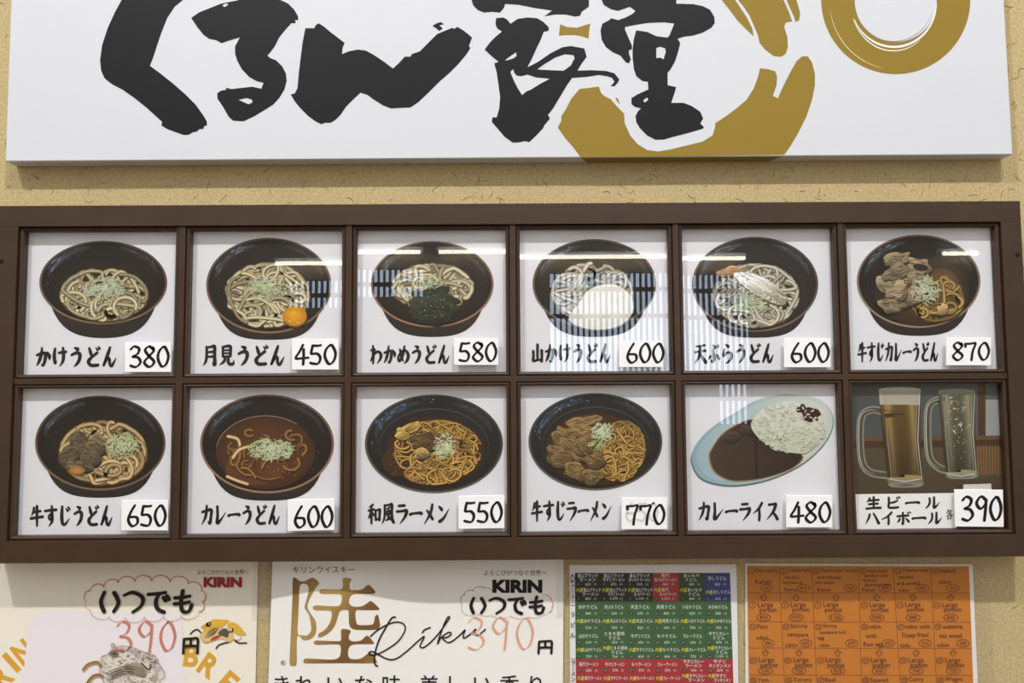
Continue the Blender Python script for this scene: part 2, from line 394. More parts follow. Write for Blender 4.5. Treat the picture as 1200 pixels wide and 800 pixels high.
# ------------------------------------------------------------------ the setting
def build_wall():
    bm = bmesh.new()
    r = bmesh.ops.create_cube(bm, size=1)
    for v in r['verts']: v.co = Vector((v.co.x*9.0, 0.05+v.co.y*0.1, 1.65+v.co.z*3.3))
    rng = random.Random(5)
    zones = [(-0.9, 0.9, 0.20, 0.36, 330), (-0.90, -0.70, 0.20, 0.65, 60), (0.74, 0.92, -0.6, 0.65, 190), (-0.9, 0.92, -0.65, -0.2, 300), (-.9, .9, .36, .9, 120), (.92, 2.4, -.9, 1.0, 420), (-2.4, -.9, -.9, 1.0, 420)]
    for (x0, x1, z0, z1, n) in zones:
        for i in range(n):
            x, z = rng.uniform(x0, x1), EYE+rng.uniform(z0, z1); a = rng.uniform(0, math.pi); L = rng.uniform(.004, .020); cv = rng.uniform(-1.2, 1.2); w = rng.uniform(.0003, .0007)
            prev = None
            for k in range(5):
                t = k/4; aa = a+cv*(t-.5)
                px, pz = x+math.cos(aa)*L*(t-.5), z+math.sin(aa)*L*(t-.5)
                ww = w*(1-abs(2*t-1)*.8)
                nx, nz = -math.sin(aa)*ww, math.cos(aa)*ww
                cur = (bm.verts.new((px+nx, -.0002, pz+nz)), bm.verts.new((px, -.0006, pz)), bm.verts.new((px-nx, -.0002, pz-nz)))
                if prev:
                    for q in range(2):
                        f = bm.faces.new((prev[q], prev[q+1], cur[q+1], cur[q])); f.material_index = 1
                        f.normal_update()
                        if f.normal.y > 0: f.normal_flip()
                prev = cur
    me = bpy.data.meshes.new('wall_back'); bm.to_mesh(me); bm.free()
    o = link_mesh('wall_back', me, [M['wall'], M['straw']]); o['kind'] = 'structure'
build_wall()
def struct(name, me, mat, parent=None):
    o = link_mesh(name, me, mat, parent)
    if not parent: o['kind'] = 'structure'
    return o
struct('floor', boxmesh('floor', [(-4.5, 4.5, -5.1, 0.1, -0.08, 0)]), M['floor'])
# the hall side opposite, seen only mirrored in the glass: wall with two barred windows and tube lamps
FARY = -5.0
def mirror_x(px):  # where a thing on the far wall stands whose mirror image shows at this pixel column
    return (px-600)/FPX*(DIST+5.0-.066)
def mirror_z(py):
    return EYE+(PITCH+(400-py)/FPX)*(DIST+5.0-.066)
wx = [(mirror_x(338), mirror_x(500), mirror_z(348), mirror_z(314)), (mirror_x(648), mirror_x(886), mirror_z(436), mirror_z(313))]
wx.append((mirror_x(846), mirror_x(888), mirror_z(498), mirror_z(447)))
def build_far():
    boxes = []
    (ax0, ax1, az0, az1), (bx0, bx1, bz0, bz1), (dx0, dx1, dz0, dz1) = wx
    T = FARY-.1
    boxes += [(-4.5, ax0, T, FARY, 0, 3.3), (ax0, ax1, T, FARY, 0, az0), (ax0, ax1, T, FARY, az1, 3.3), (ax1, bx0, T, FARY, 0, 3.3),
              (bx0, dx0, T, FARY, 0, bz0), (dx1, bx1, T, FARY, 0, bz0) if dx1 < bx1 else (bx1, dx1, T, FARY, dz0, bz0), (dx0, dx1, T, FARY, 0, dz0), (dx0, dx1, T, FARY, dz1, bz0), (bx0, bx1, T, FARY, bz1, 3.3), (bx1, 4.5, T, FARY, 0, 3.3)]
    struct('wall_front', boxmesh('wall_front', boxes), M['farwall'])
    for i, (x0, x1, z0, z1) in enumerate(wx):
        win = boxmesh('window', [(x0, x1, T-.01, T, z0, z1)])
        w = struct('window_%d' % (i+1), win, M['daylight'])
        bars = []; n = int((x1-x0)/.046)
        for k in range(n+1):
            x = x0+(x1-x0)*k/n; bars.append((x-.0075, x+.0075, FARY-.06, FARY-.02, z0, z1))
        for z in ([z0+(z1-z0)*.45] if i == 0 else [z1-.14, z1-.36, z1-.9]): bars.append((x0, x1, FARY-.065, FARY-.015, z-.016, z+.016))
        struct('window_lattice', boxmesh('lattice', bars), M['lattice'], w)
build_far()
def tube(x0, x1, z, lab):
    t = thing('tube_lamp', lab, 'lamp', ((x0+x1)/2, FARY+.07, z), 'tube lamps across the hall')
    link_mesh('lamp_housing', boxmesh('h', [(x0-.02, x1+.02, FARY, FARY+.05, z+.0, z+.05)], .004), M['card'], t)
    bm = bmesh.new(); bmesh.ops.create_cone(bm, cap_ends=True, segments=12, radius1=.016, radius2=.016, depth=x1-x0)
    bmesh.ops.rotate(bm, verts=bm.verts[:], cent=(0, 0, 0), matrix=Matrix.Rotation(math.pi/2, 3, 'Y'))
    bmesh.ops.translate(bm, verts=bm.verts[:], vec=((x0+x1)/2, FARY+.07, z))
    me = bpy.data.meshes.new('tube'); bm.to_mesh(me); bm.free(); link_mesh('glowing_tube', me, M['tube'], t)
tube(mirror_x(328), mirror_x(497), mirror_z(297), 'long glowing tube lamp mirrored in the second and third upper panes')
tube(mirror_x(519), mirror_x(877), mirror_z(297), 'longest glowing tube lamp mirrored in the fourth and fifth upper panes')
tube(mirror_x(1110), mirror_x(1150), mirror_z(297), 'short glowing tube lamp mirrored in the last upper pane')

# ------------------------------------------------------------------ signboard
SD = .026
BLACK = (25, 26, 28); GOLD = (146, 121, 46)
def c1(p): return [(x/2.857, y/2.857) for x, y in p]
def c2(p): return [(330+x/3.243, y/3.243) for x, y in p]
def c3(p): return [(560+x/3.529, y/3.529) for x, y in p]
def c4(p): return [(800+x/3.0, y/3.0) for x, y in p]
sign = thing('signboard', 'wide white signboard with black brush lettering and gold ring strokes above the menu frame', 'sign', tuple(W(600, 187, SD)))
me = slab('panel', [(19, -180), (1166.5, -180), (1187, 181), (6, 189.2)], SD, 0.0, .0012)
link_mesh('sign_panel', me, M['sign'], sign)
def letter(pieces):
    a = Art(SD+.0002, 4e-6)
    for outer, holes in pieces: a.poly(outer, BLACK, holes)
    a.build('brush_character', sign, M['signink'])
letter([(c1([(612,0),(585,22),(560,60),(540,110),(525,155),(512,195),(502,220),(540,248),(580,280),(620,315),(655,350),(680,385),(692,405),(693,420),(684,422),(680,432),(668,432),(660,440),(645,443),(632,451),(615,452),(590,443),(560,432),(540,420),(543,408),(525,392),(490,360),(450,328),(410,300),(375,282),(350,262),(338,235),(335,200),(342,150),(360,95),(385,40),(407,0),(450,-70),(520,-160),(600,-240),(680,-270),(740,-240),(745,-190),(700,-110),(650,-40)]), [])])
letter([(c1([(640,60),(665,42),(700,28),(740,12),(790,2),(830,-10),(770,-60),(700,-110),(760,-170),(900,-190),(980,-150),(940,-80),(890,-10),(940,0),(965,12),(985,32),(998,55),(998,68),(988,66),(990,77),(975,78),(955,100),(935,125),(920,155),(905,175),(895,186),(905,194),(925,202),(945,222),(957,245),(960,270),(952,300),(935,328),(915,350),(880,372),(850,390),(815,406),(780,404),(765,390),(748,360),(735,340),(728,330),(727,312),(740,303),(758,300),(755,293),(775,298),(810,294),(845,290),(875,297),(882,277),(860,272),(835,258),(810,232),(795,205),(787,180),(787,155),(803,125),(780,132),(760,138),(742,145),(725,135),(700,130),(680,115),(660,90)]),
        [c1([(798,334),(825,328),(843,333),(845,343),(832,349)]), c1([(744,19),(752,12),(763,12),(762,18),(752,23)])])])
letter([(c2([(90,107),(125,107),(128,97),(140,88),(160,100),(190,125),(220,148),(240,163),(232,180),(230,205),(255,195),(290,188),(320,192),(350,208),(390,235),(423,260),(445,240),(468,215),(490,215),(495,205),(525,195),(560,160),(590,130),(620,117),(650,105),(655,110),(668,102),(690,115),(710,130),(724,143),(712,175),(718,182),(700,210),(670,245),(640,275),(600,310),(560,350),(520,388),(490,408),(450,410),(415,412),(385,400),(350,378),(325,360),(300,352),(275,375),(245,405),(225,435),(205,455),(185,467),(165,466),(152,472),(130,462),(100,440),(70,410),(50,385),(38,365),(35,358),(50,355),(60,335),(65,280),(72,220),(80,160)]), []),
        (c2([(573,98),(590,88),(605,84),(618,92),(600,96),(612,108),(600,118),(588,108)]), [])])
letter([(c2([(722,0),(728,20),(745,38),(770,48),(800,45),(830,48),(845,30),(850,15),(900,18),(960,30),(1028,40),(998,62),(1040,55),(1080,55),(1115,63),(1135,60),(1140,45),(1168,25),(1168,0),(1168,-40),(1120,-110),(1000,-200),(920,-210),(820,-110),(700,-40)]), []),
        (c3([(75,75),(105,72),(120,80),(135,98),(165,78),(205,72),(245,75),(270,90),(293,112),(293,127),(272,132),(262,160),(245,195),(225,240),(205,278),(250,255),(300,220),(350,195),(385,190),(440,200),(450,235),(430,262),(412,292),(470,290),(530,293),(565,303),(585,328),(580,340),(565,357),(550,355),(565,338),(555,322),(535,315),(500,310),(450,318),(390,322),(370,350),(340,400),(310,450),(290,475),(298,490),(275,518),(270,530),(240,562),(212,588),(195,583),(175,588),(145,590),(110,565),(80,530),(58,505),(60,485),(78,485),(88,450),(92,400),(85,350),(78,300),(68,262),(85,255),(60,235),(28,205),(50,175),(75,150),(100,130),(80,118),(73,100)]),
        [c3([(113,248),(140,228),(158,216),(160,232),(145,242),(118,250)]), c3([(245,287),(280,262),(320,238),(360,224),(395,228),(400,240),(385,270),(355,292),(300,290)]), c3([(140,290),(135,300),(150,335),(165,365),(183,393),(200,378),(220,370),(255,348),(298,325),(240,320),(205,308),(180,315),(160,312),(150,300),(147,287)])])])
letter([(c3([(510,-5),(520,20),(550,38),(580,45),(600,38),(628,28),(652,45),(640,57),(605,75),(608,112),(640,105),(700,95),(770,92),(812,97),(795,140),(828,160),(850,152),(890,147),(930,135),(965,115),(980,95),(978,70),(960,40),(930,25),(890,17),(820,15),(822,-5),(850,-60),(840,-190),(740,-230),(690,-200),(690,-90),(560,-80)]), []),
        (c3([(606,74),(580,83),(550,75),(545,82),(515,98),(507,125),(512,165),(530,195),(560,217),(590,230),(612,258),(625,262),(633,245),(625,222),(625,208),(638,203),(636,185),(620,150),(608,120),(612,100)]), []),
        (c3([(655,125),(700,132),(740,150),(785,155),(800,136),(825,158),(837,178),(828,215),(815,255),(795,290),(785,300),(785,352),(820,360),(815,380),(808,400),(800,425),(850,425),(885,438),(920,462),(932,490),(920,510),(935,525),(930,532),(870,550),(810,565),(770,577),(735,578),(700,560),(670,530),(655,505),(652,480),(662,460),(675,448),(650,442),(635,430),(635,405),(660,390),(705,370),(703,338),(680,335),(655,315),(645,285),(640,240),(640,200),(645,160)]),
        [c3([(738,198),(755,193),(775,200),(777,215),(768,245),(755,238),(738,240)]), c3([(683,415),(700,403),(705,412),(690,424)])])])
a = Art(SD+.0001, 4e-6)
g1 = c3([(425,650),(395,610),(360,570),(330,527),(345,500),(345,480),(365,450),(385,410),(420,368),(500,358),(510,385),(525,398),(550,410),(575,440),(605,470),(607,510),(630,560),(660,595),(700,620),(745,626),(800,617),(860,602),(930,585),(970,560),(980,530)]) + \
     c4([(115,432),(150,410),(190,380),(225,350),(250,310),(265,270),(272,240),(300,243),(325,250),(332,270),(330,300),(317,337),(335,345),(350,310),(375,260),(400,215),(420,198),(440,198),(455,220),(465,260),(465,300),(455,350),(435,410),(405,470),(375,520),(357,544)])
a.poly(g1, GOLD)
a.poly(c3([(340,100),(370,112),(410,115),(440,105),(465,97),(460,130),(458,160),(430,150),(400,145),(365,145),(335,148)]), GOLD)
a.poly(c3([(568,405),(578,405),(588,430),(580,425)]), GOLD)
a.poly(c4([(137,0),(165,35),(195,75),(225,105),(250,128),(245,100),(225,60),(205,30),(185,0),(120,-70),(40,-120),(30,-100),(90,-50)]), GOLD)
a.poly(c4([(195,0),(215,25),(235,55),(250,90),(265,125),(270,150),(290,175),(320,197),(345,200),(362,190),(370,165),(368,130),(357,95),(362,80),(385,75),(375,45),(355,0),(300,-90),(200,-170),(60,-220),(-40,-220),(-50,-170),(60,-140),(140,-70)]), GOLD)
a.poly(c4([(365,0),(378,30),(392,60),(397,78),(410,70),(413,45),(405,15),(400,0),(370,-60),(320,-120),(310,-100),(345,-50)]), GOLD)
# the same gold carried over the lower edge of the board
q0, q1 = W(681, 184.53, SD), W(917, 182.88, SD); o0 = len(a.V)
for p in ((q0.x, -SD+.001, q0.z-.0003), (q1.x, -SD+.001, q1.z-.0003), (q1.x-.012, -.002, q1.z-.0003), (q0.x+.012, -.002, q0.z-.0003)): a.V.append(p if isinstance(p, Vector) else Vector(p)); a.K.append(lin(GOLD))
a.F.append((o0, o0+1, o0+2, o0+3))
a.build('gold_swirl', sign, M['signink'])
a = Art(SD+.0001, 4e-6)
a.ring(1049.7, -.5, 87.4, 87.4, 48, 48, lambda t: GOLD, n=96, oy=1.5)
WH = (236, 236, 238)
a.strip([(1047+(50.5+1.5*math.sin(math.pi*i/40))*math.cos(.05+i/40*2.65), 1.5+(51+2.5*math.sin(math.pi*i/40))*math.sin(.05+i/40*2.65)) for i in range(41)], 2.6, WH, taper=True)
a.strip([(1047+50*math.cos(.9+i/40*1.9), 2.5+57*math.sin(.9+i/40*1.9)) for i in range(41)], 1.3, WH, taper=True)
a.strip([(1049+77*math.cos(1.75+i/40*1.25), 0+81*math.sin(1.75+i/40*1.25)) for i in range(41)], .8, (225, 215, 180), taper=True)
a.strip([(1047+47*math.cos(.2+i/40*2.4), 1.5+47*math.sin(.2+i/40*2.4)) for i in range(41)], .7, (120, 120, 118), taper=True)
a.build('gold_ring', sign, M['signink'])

# ------------------------------------------------------------------ menu frame
PD = .030          # photographs
GD = .0352         # glass
def wx_at(X, d): return X
colX = [(-.694, -.4768), (-.456, -.2385), (-.2178, -.004), (.0164, None), (None, .4675), (.487, .7016)]
x7 = (W(781, 270, PD).x+W(783.8, 436, PD).x)/2; x8 = (W(799.5, 270, .041).x+W(802, 434, .041).x)/2
colX[3] = (.0164, x7); colX[4] = (x8, .4675)
rowZ = [(EYE+.0252, EYE+.2306), (EYE-.2001, EYE+.0054)]
BW = .0057
fx0, fx1 = W(-6, 240, .047).x, W(1196, 250, .047).x
fz1, fz0 = EYE+.2663, EYE-.2362
frame = thing('menu_board', 'dark brown wooden menu board with twelve glazed windows for dish photographs', 'menu board', ((fx0+fx1)/2, 0, fz0))
ix0, ix1, iz0, iz1 = colX[0][0]-BW, colX[5][1]+BW, rowZ[1][0]-BW, rowZ[0][1]+BW
RF = -.047
for b in ((fx0, fx1, RF, 0, iz1, fz1), (fx0, fx1, RF, 0, fz0, iz0), (fx0, ix0, RF, 0, iz0, iz1), (ix1, fx1, RF, 0, iz0, iz1)):
    link_mesh('rail', boxmesh('rail', [b], .0004), M['frame'], frame)
link_mesh('back_board', boxmesh('back_board', [(ix0+.0002, ix1-.0002, -.028, -.001, iz0+.0002, iz1-.0002)]), M['board'], frame)
MF = -.0445
for i in range(5):
    link_mesh('mullion', boxmesh('mullion', [(colX[i][1]+BW, colX[i+1][0]-BW, MF, -.0282, iz0, iz1)], .0007), M['frame'], frame)
link_mesh('crossbar', boxmesh('crossbar', [(ix0, ix1, MF+.0001, -.0282, rowZ[1][1]+BW, rowZ[0][0]-BW)], .0007), M['frame'], frame)
def bead(x0, x1, z0, z1):
    bm = bmesh.new()
    prof = [(BW, -.0405), (BW*.80, -.0425), (BW*.55, -.0432), (BW*.25, -.0425), (0, -.0408), (0, -.0312)]
    loops = []
    for o, y in prof: loops.append([bm.verts.new((x, y, z)) for x, z in ((x0-o, z0-o), (x1+o, z0-o), (x1+o, z1+o), (x0-o, z1+o))])
    for A, B in zip(loops, loops[1:]):
        for k in range(4): bm.faces.new((A[k], A[(k+1) % 4], B[(k+1) % 4], B[k]))
    bmesh.ops.recalc_face_normals(bm, faces=bm.faces[:])
    me = bpy.data.meshes.new('bead'); bm.to_mesh(me); bm.free()
    bmn = me.polygons[0].normal
    link_mesh('bead_moulding', me, M['frame'], frame)
TILT = {(0, 1): (-.0149, 0), (0, 2): (.0023, 0), (0, 3): (-.0069, 0), (0, 4): (-.0103, 0), (0, 5): (-.0046, .0), (1, 4): (-.002, 0), (1, 5): (-.002, 0)}
for r in range(2):
    for c in range(6):
        (x0, x1), (z0, z1) = colX[c], rowZ[r]
        bead(x0, x1, z0, z1)
        o = link_mesh('glass_pane', boxmesh('glass', [(x0-.0005, x1+.0005, -.001, .001, z0-.0005, z1+.0005)]), M['glass'])
        cx, cz = (x0+x1)/2, (z0+z1)/2
        o.data.transform(Matrix.Translation((-cx, 0, -cz)))
        o.parent = frame; o.location = Vector((cx, -GD, cz))-Vector(frame.location)
        tx, tz = TILT.get((r, c), (0, 0)); o.rotation_euler = (tx/2, 0, tz/2)
def screw(px, py):
    p = W(px, py, .047); bm = bmesh.new()
    bmesh.ops.create_cone(bm, cap_ends=True, segments=16, radius1=.0036, radius2=.0028, depth=.0012)
    r = bmesh.ops.create_cube(bm, size=1)
    for v in r['verts']: v.co = Vector((v.co.x*.0045, v.co.y*.0009, .0006+v.co.z*.0004))
    r = bmesh.ops.create_cube(bm, size=1)
    for v in r['verts']: v.co = Vector((v.co.x*.0009, v.co.y*.0045, .0006+v.co.z*.0004))
    bmesh.ops.rotate(bm, verts=bm.verts[:], cent=(0, 0, 0), matrix=Matrix.Rotation(math.pi/2, 3, 'X'))
    bmesh.ops.translate(bm, verts=bm.verts[:], vec=(p.x, -.0475, p.z))
    me = bpy.data.meshes.new('screw'); bm.to_mesh(me); bm.free(); link_mesh('screw', me, M['metal'], frame)
screw(1192.5, 298); screw(1.5, 306)

# ------------------------------------------------------------------ printed dishes
UD = [(138, 118, 66), (208, 194, 146), (242, 234, 206), (216, 202, 156), (140, 118, 68)]
UDW = [(136, 126, 98), (212, 206, 184), (240, 236, 222), (212, 206, 184), (142, 132, 102)]
UD2 = [(138, 102, 54), (204, 172, 112), (242, 224, 180), (208, 176, 118), (130, 92, 46)]
RA = [(138, 86, 30), (208, 160, 72), (242, 208, 122), (200, 150, 66), (126, 76, 26)]
CUN = [(94, 56, 28), (136, 88, 42), (196, 150, 78), (132, 84, 40), (88, 50, 24)]
def bowl(a, cx, cy, rx, ry, bottom, rim=(112, 84, 62), dark=(19, 18, 18), mid=(36, 33, 32), hi=(150, 168, 205), foot=True):
    if foot:  # outer wall of the bowl below the rim
        pts = []
        for i in range(33):
            t = math.pi*i/32; x = cx+rx*.985*math.cos(t)
            s = math.sin(t); lower = cy+ry*.86*s
            f = max(0.0, s-.55)/.45
            pts.append((x, max(cy+ry*.2, (cy+ry*s*.98)*(1-f)+bottom*f if s > .55 else cy+ry*s*.98)))
        a.poly(pts+[(cx-rx*.9, cy), (cx+rx*.9, cy)], dark, grad=lambda x, y: mix((34, 31, 30), (60, 52, 46), max(0, min(1, (bottom-y)/14))*.4*abs(math.sin(x*.11))))
    def rc(t):
        k = .5+.5*math.sin(t); k2 = .5+.5*math.cos(t-2.4)
        return mix(mix((34, 32, 33), rim, .45+.55*k), (175, 150, 126), .15+.3*k2*k)
    a.ring(cx, cy, rx, ry, rx*.965, ry*.955, rc)
    a.ell(cx, cy, rx*.968, ry*.96, mid, dark, n=56, off=(0, ry*.2))
    def arc(t0, t1, q, w, c):
        P = [(cx+rx*q*math.cos(t0+(t1-t0)*j/14), cy+ry*q*math.sin(t0+(t1-t0)*j/14)) for j in range(15)]
        base = mix(dark, mid, .5); a.strip(P, w, [base, mix(base, c, .55), c, mix(base, c, .55), base], taper=True, cap=False)
    arc(math.pi*1.06, math.pi*1.42, .87, rx*.15, mix(mid, hi, .20)); arc(math.pi*1.60, math.pi*1.92, .88, rx*.12, mix(mid, hi, .12))
    for i in range(26):   # broken sheen of lamps on the glaze at the far rim
        t = math.pi*r_(a, 1.12, 1.36); q = r_(a, .83, .93); k = a.r.random()**2
        x, y = cx+rx*q*math.cos(t), cy+ry*q*math.sin(t); dx, dy = -rx*math.sin(t), ry*math.cos(t); L = math.hypot(dx, dy); l = r_(a, 1.2, 4)
        a.strip([(x-dx/L*l, y-dy/L*l), (x, y), (x+dx/L*l, y+dy/L*l)], r_(a, .8, 2.4), [mix(dark, hi, .2), mix(mid, hi, .25+.75*k), mix(dark, hi, .2)], taper=True)
    for i in range(9):
        t = math.pi*r_(a, 1.66, 1.86); q = r_(a, .85, .93)
        x, y = cx+rx*q*math.cos(t), cy+ry*q*math.sin(t); dx, dy = -rx*math.sin(t), ry*math.cos(t); L = math.hypot(dx, dy); l = r_(a, 1, 3)
        a.strip([(x-dx/L*l, y-dy/L*l), (x, y), (x+dx/L*l, y+dy/L*l)], r_(a, .5, 1.3), mix(mid, hi, r_(a, .1, .5)), taper=True)
    for i in range(30):   # tiny splashes of soup on the inner wall
        t = r_(a, 0, 6.28); q = r_(a, .70, .9); a.ell(cx+rx*q*math.cos(t), cy+ry*q*math.sin(t), r_(a, .25, .6), r_(a, .2, .45), mix(mid, (200, 180, 150), a.r.random()**2), n=6)
def r_(a, x, y): return a.r.uniform(x, y)
def broth(a, cx, cy, rx, ry, c, e):
    a.ell(cx, cy, rx, ry, c, e, n=48)
def noodles(a, cx, cy, rx, ry, n, w, pal, rmin=.16, rmax=.42, flat=.78, shade=.35, gap=None, seg=(30, 95)):
    """winding strands piled from the far side to the near side"""
    r = a.r; items = []
    for i in range(n):
        for _ in range(40):
            t = r.uniform(0, 2*math.pi); q = math.sqrt(r.random())*.92
            x, y = cx+rx*q*math.cos(t), cy+ry*q*math.sin(t)
            if not gap or not gap(x, y): break
        items.append((y+r.uniform(-ry*.7, ry*.7), x, y))
    items.sort()
    for k, (_, x, y) in enumerate(items):
        L = r.uniform(*seg)*w/5.0*1.1; st = max(1.2, w*.42); m = int(L/st)+3
        R = rx*r.uniform(rmin, rmax); sg = r.choice((1, -1)); th = r.uniform(0, 2*math.pi); ph = r.uniform(0, 6.28); fr = r.uniform(.02, .09)
        X, Y = x, y; pts = []
        for j in range(m):
            pts.append((X, Y))
            kap = sg/R*(.75+.7*math.sin(ph+fr*j*st))
            nx, ny = X+math.cos(th)*st, Y+math.sin(th)*st*flat
            dx, dy = (nx-cx)/rx, (ny-cy)/ry; d = math.hypot(dx, dy)
            if d > .93:   # bend back along the bowl
                tang = math.atan2(math.cos(math.atan2(dy, dx))*ry, -math.sin(math.atan2(dy, dx))*rx)
                if math.cos(th-tang) < 0: tang += math.pi
                dd = (tang-th+math.pi) % (2*math.pi)-math.pi
                th += dd*.5; inward = math.atan2(cy-Y, cx-X); dd = (inward-th+math.pi) % (2*math.pi)-math.pi
                th += dd*(.10+max(0, d-1)*1.2); sg = 1 if dd > 0 else -1
            th += kap*st; X, Y = X+math.cos(th)*st, Y+math.sin(th)*st*flat
        depth = k/max(1, n-1)
        sh = r.uniform(1-shade, 1.03)*(.80+.20*depth)
        if r.random() < .45: sh = max(sh, .95*(.84+.16*depth))
        warm = r.uniform(-.06, .05)
        p = [(min(255, c[0]*sh), min(255, c[1]*sh*(1-warm*.3)), min(255, c[2]*sh*(1-warm))) for c in pal]
        ww = w*r.uniform(.84, 1.1)
        a.strip([(q[0]+.3, q[1]+.7) for q in pts], ww*1.1, tuple(v*.5 for v in pal[0]))
        a.strip(pts, ww, p, [-.5, -.3, -.05, .24, .5])
def scallion(a, cx, cy, rx, ry, n, pale=(222, 232, 196), green=(126, 150, 84), L=7.0):
    r = a.r; pale = mix(pale, (244, 246, 232), .5); green = mix(green, pale, .42); n = int(n*1.5)
    for i in range(n):
        t = r.uniform(0, 2*math.pi); q = r.random()**.7
        x, y = cx+rx*q*math.cos(t), cy+ry*q*math.sin(t)
        th = r.uniform(0, math.pi); l = r.uniform(.4, 1)*L; b = r.uniform(-.4, .4)*l
        c = mix(green, pale, r.random()**.5*(1.2-q*.45)); c = tuple(min(255, max(0, v)) for v in c)
        ux, uy = math.cos(th), math.sin(th)*.75
        a.strip([(x-ux*l/2, y-uy*l/2), (x-uy*b*.4, y+ux*b*.4), (x+ux*l/2, y+uy*l/2)], r.uniform(.6, 1.4), [tuple(v*.72 for v in c), c, tuple(v*.9 for v in c)], taper=True)
def rings(a, cx, cy, rx, ry, n):
    r = a.r
    for i in range(n):
        t = r.uniform(0, 2*math.pi); q = r.random()**.6; x, y = cx+rx*q*math.cos(t), cy+ry*q*math.sin(t); R = r.uniform(1.4, 3)
        c = mix((150, 175, 100), (225, 235, 205), r.random())
        a.ring(x, y, R, R*.75, R*.5, R*.36, lambda t: c, n=12)
def chunk(a, x, y, rx, ry, base, rot=0, grain=10, seed_j=.22):
    r = a.r; n = 13; pts = []; k0 = r.uniform(.86, 1.12); base = tuple(min(255, v*k0) for v in base)
    for i in range(n):
        t = 2*math.pi*i/n; k = 1+r.uniform(-seed_j, seed_j)
        ex, ey = rx*k*math.cos(t), ry*k*math.sin(t)
        pts.append((x+ex*math.cos(rot)-ey*math.sin(rot), y+ex*math.sin(rot)+ey*math.cos(rot)))
    a.curve([(p[0]+.8, p[1]+1.6) for p in pts], tuple(v*.32 for v in base), 4)
    lo, hi = tuple(v*.62 for v in base), tuple(min(255, v*1.22) for v in base)
    a.curve(pts, base, 4, grad=lambda px, py: mix(lo, hi, max(0, min(1, .5-((py-y)/ry)*.45-((px-x)/rx)*.2))))
    for i in range(grain):
        u = r.uniform(-.8, .8); e = math.sqrt(max(0, 1-u*u))*.82; v0 = r.uniform(-e, e); L = r.uniform(.15, .45)
        P = []
        for j in range(4):
            uu = u+(j/3-.5)*L*1.6; vv = v0+math.sin(uu*3+v0*2)*.10
            uu = max(-.85, min(.85, uu)); vv = max(-.8, min(.8, vv))
            P.append((x+rx*uu*math.cos(rot)-ry*vv*math.sin(rot), y+rx*uu*math.sin(rot)+ry*vv*math.cos(rot)))
        kk = r.choice((.5, .6, .7, .8, 1.2, 1.32)); c = tuple(min(255, v*kk) for v in base)
        a.strip(P, r.uniform(.5, 1.3), c, taper=True)
def glints(a, cx, cy, rx, ry, n, col=(240, 236, 220)):
    for i in range(n):
        t = a.r.uniform(0, 2*math.pi); q = math.sqrt(a.r.random())
        a.ell(cx+rx*q*math.cos(t), cy+ry*q*math.sin(t), a.r.uniform(.3, .9), a.r.uniform(.25, .6), col, n=8)

INK = (26, 26, 28)
AD = PD+.0003
def photo(r, c, label, name, bbox, gl=(0, 0)):
    (x0, x1), (z0, z1) = colX[c], rowZ[r]
    t = thing('menu_photo', label, 'photograph', ((x0+x1)/2, -PD, z0), 'dish photographs in the brown frame')
    link_mesh('photo_paper', boxmesh('paper', [(x0-.004, x1+.004, -PD, -PD+.0012, z0-.004, z1+.004)]), M['paper'], t)
    if name:
        a = Art(AD); a.brush(name, *bbox, INK, BF, 1.62); a.build('dish_name', t)
    return t
def layer(seed, k=0): return Art(AD+k*.00028, 2.6e-6 if k == 2 else (2.2e-6 if k > 4 else 4.5e-6), seed=seed)

# 1 plain udon
t = photo(0, 0, 'dish photo captioned かけうどん of plain noodles topped only with scallions in a dark bowl', 'かけうどん', (41, 405.5, 138, 430.5))
a = layer(11); bowl(a, 121, 331, 75, 48.8, 396); broth(a, 121, 341, 57, 36, (60, 46, 30), (30, 26, 24)); b = a.build('printed_bowl', t)
a = layer(12, 2); noodles(a, 122, 345, 54, 32, 70, 4.3, UD); a.build('printed_noodles', b)
a = layer(13, 5); scallion(a, 123, 338, 25, 14, 170, (214, 226, 186), (150, 170, 112)); a.build('printed_scallions', b)
# 2 raw egg
t = photo(0, 1, 'dish photo captioned 月見うどん of noodles with a round orange egg yolk', '月見うどん', (236, 404, 335, 429))
a = layer(21); bowl(a, 315, 334.5, 73.5, 56, 398); broth(a, 315, 345, 54, 41, (58, 42, 28), (30, 26, 24)); b = a.build('printed_bowl', t)
a = layer(22, 2); noodles(a, 313, 346, 52, 40, 74, 4.2, UD); a.build('printed_noodles', b)
a = layer(23, 5); scallion(a, 311, 337, 20, 14, 90, (216, 226, 190), (150, 166, 112)); rings(a, 312, 338, 18, 11, 26); a.build('printed_scallions', b)
a = layer(24, 6); a.ell(346, 371.5, 14.6, 12.6, (90, 62, 20), n=32); a.ell(345.4, 370, 14, 12, (236, 176, 40), (196, 128, 22), n=36, off=(-2, -3)); glints(a, 346, 376, 7, 2, 5, (255, 236, 170)); a.build('printed_egg_yolk', b)
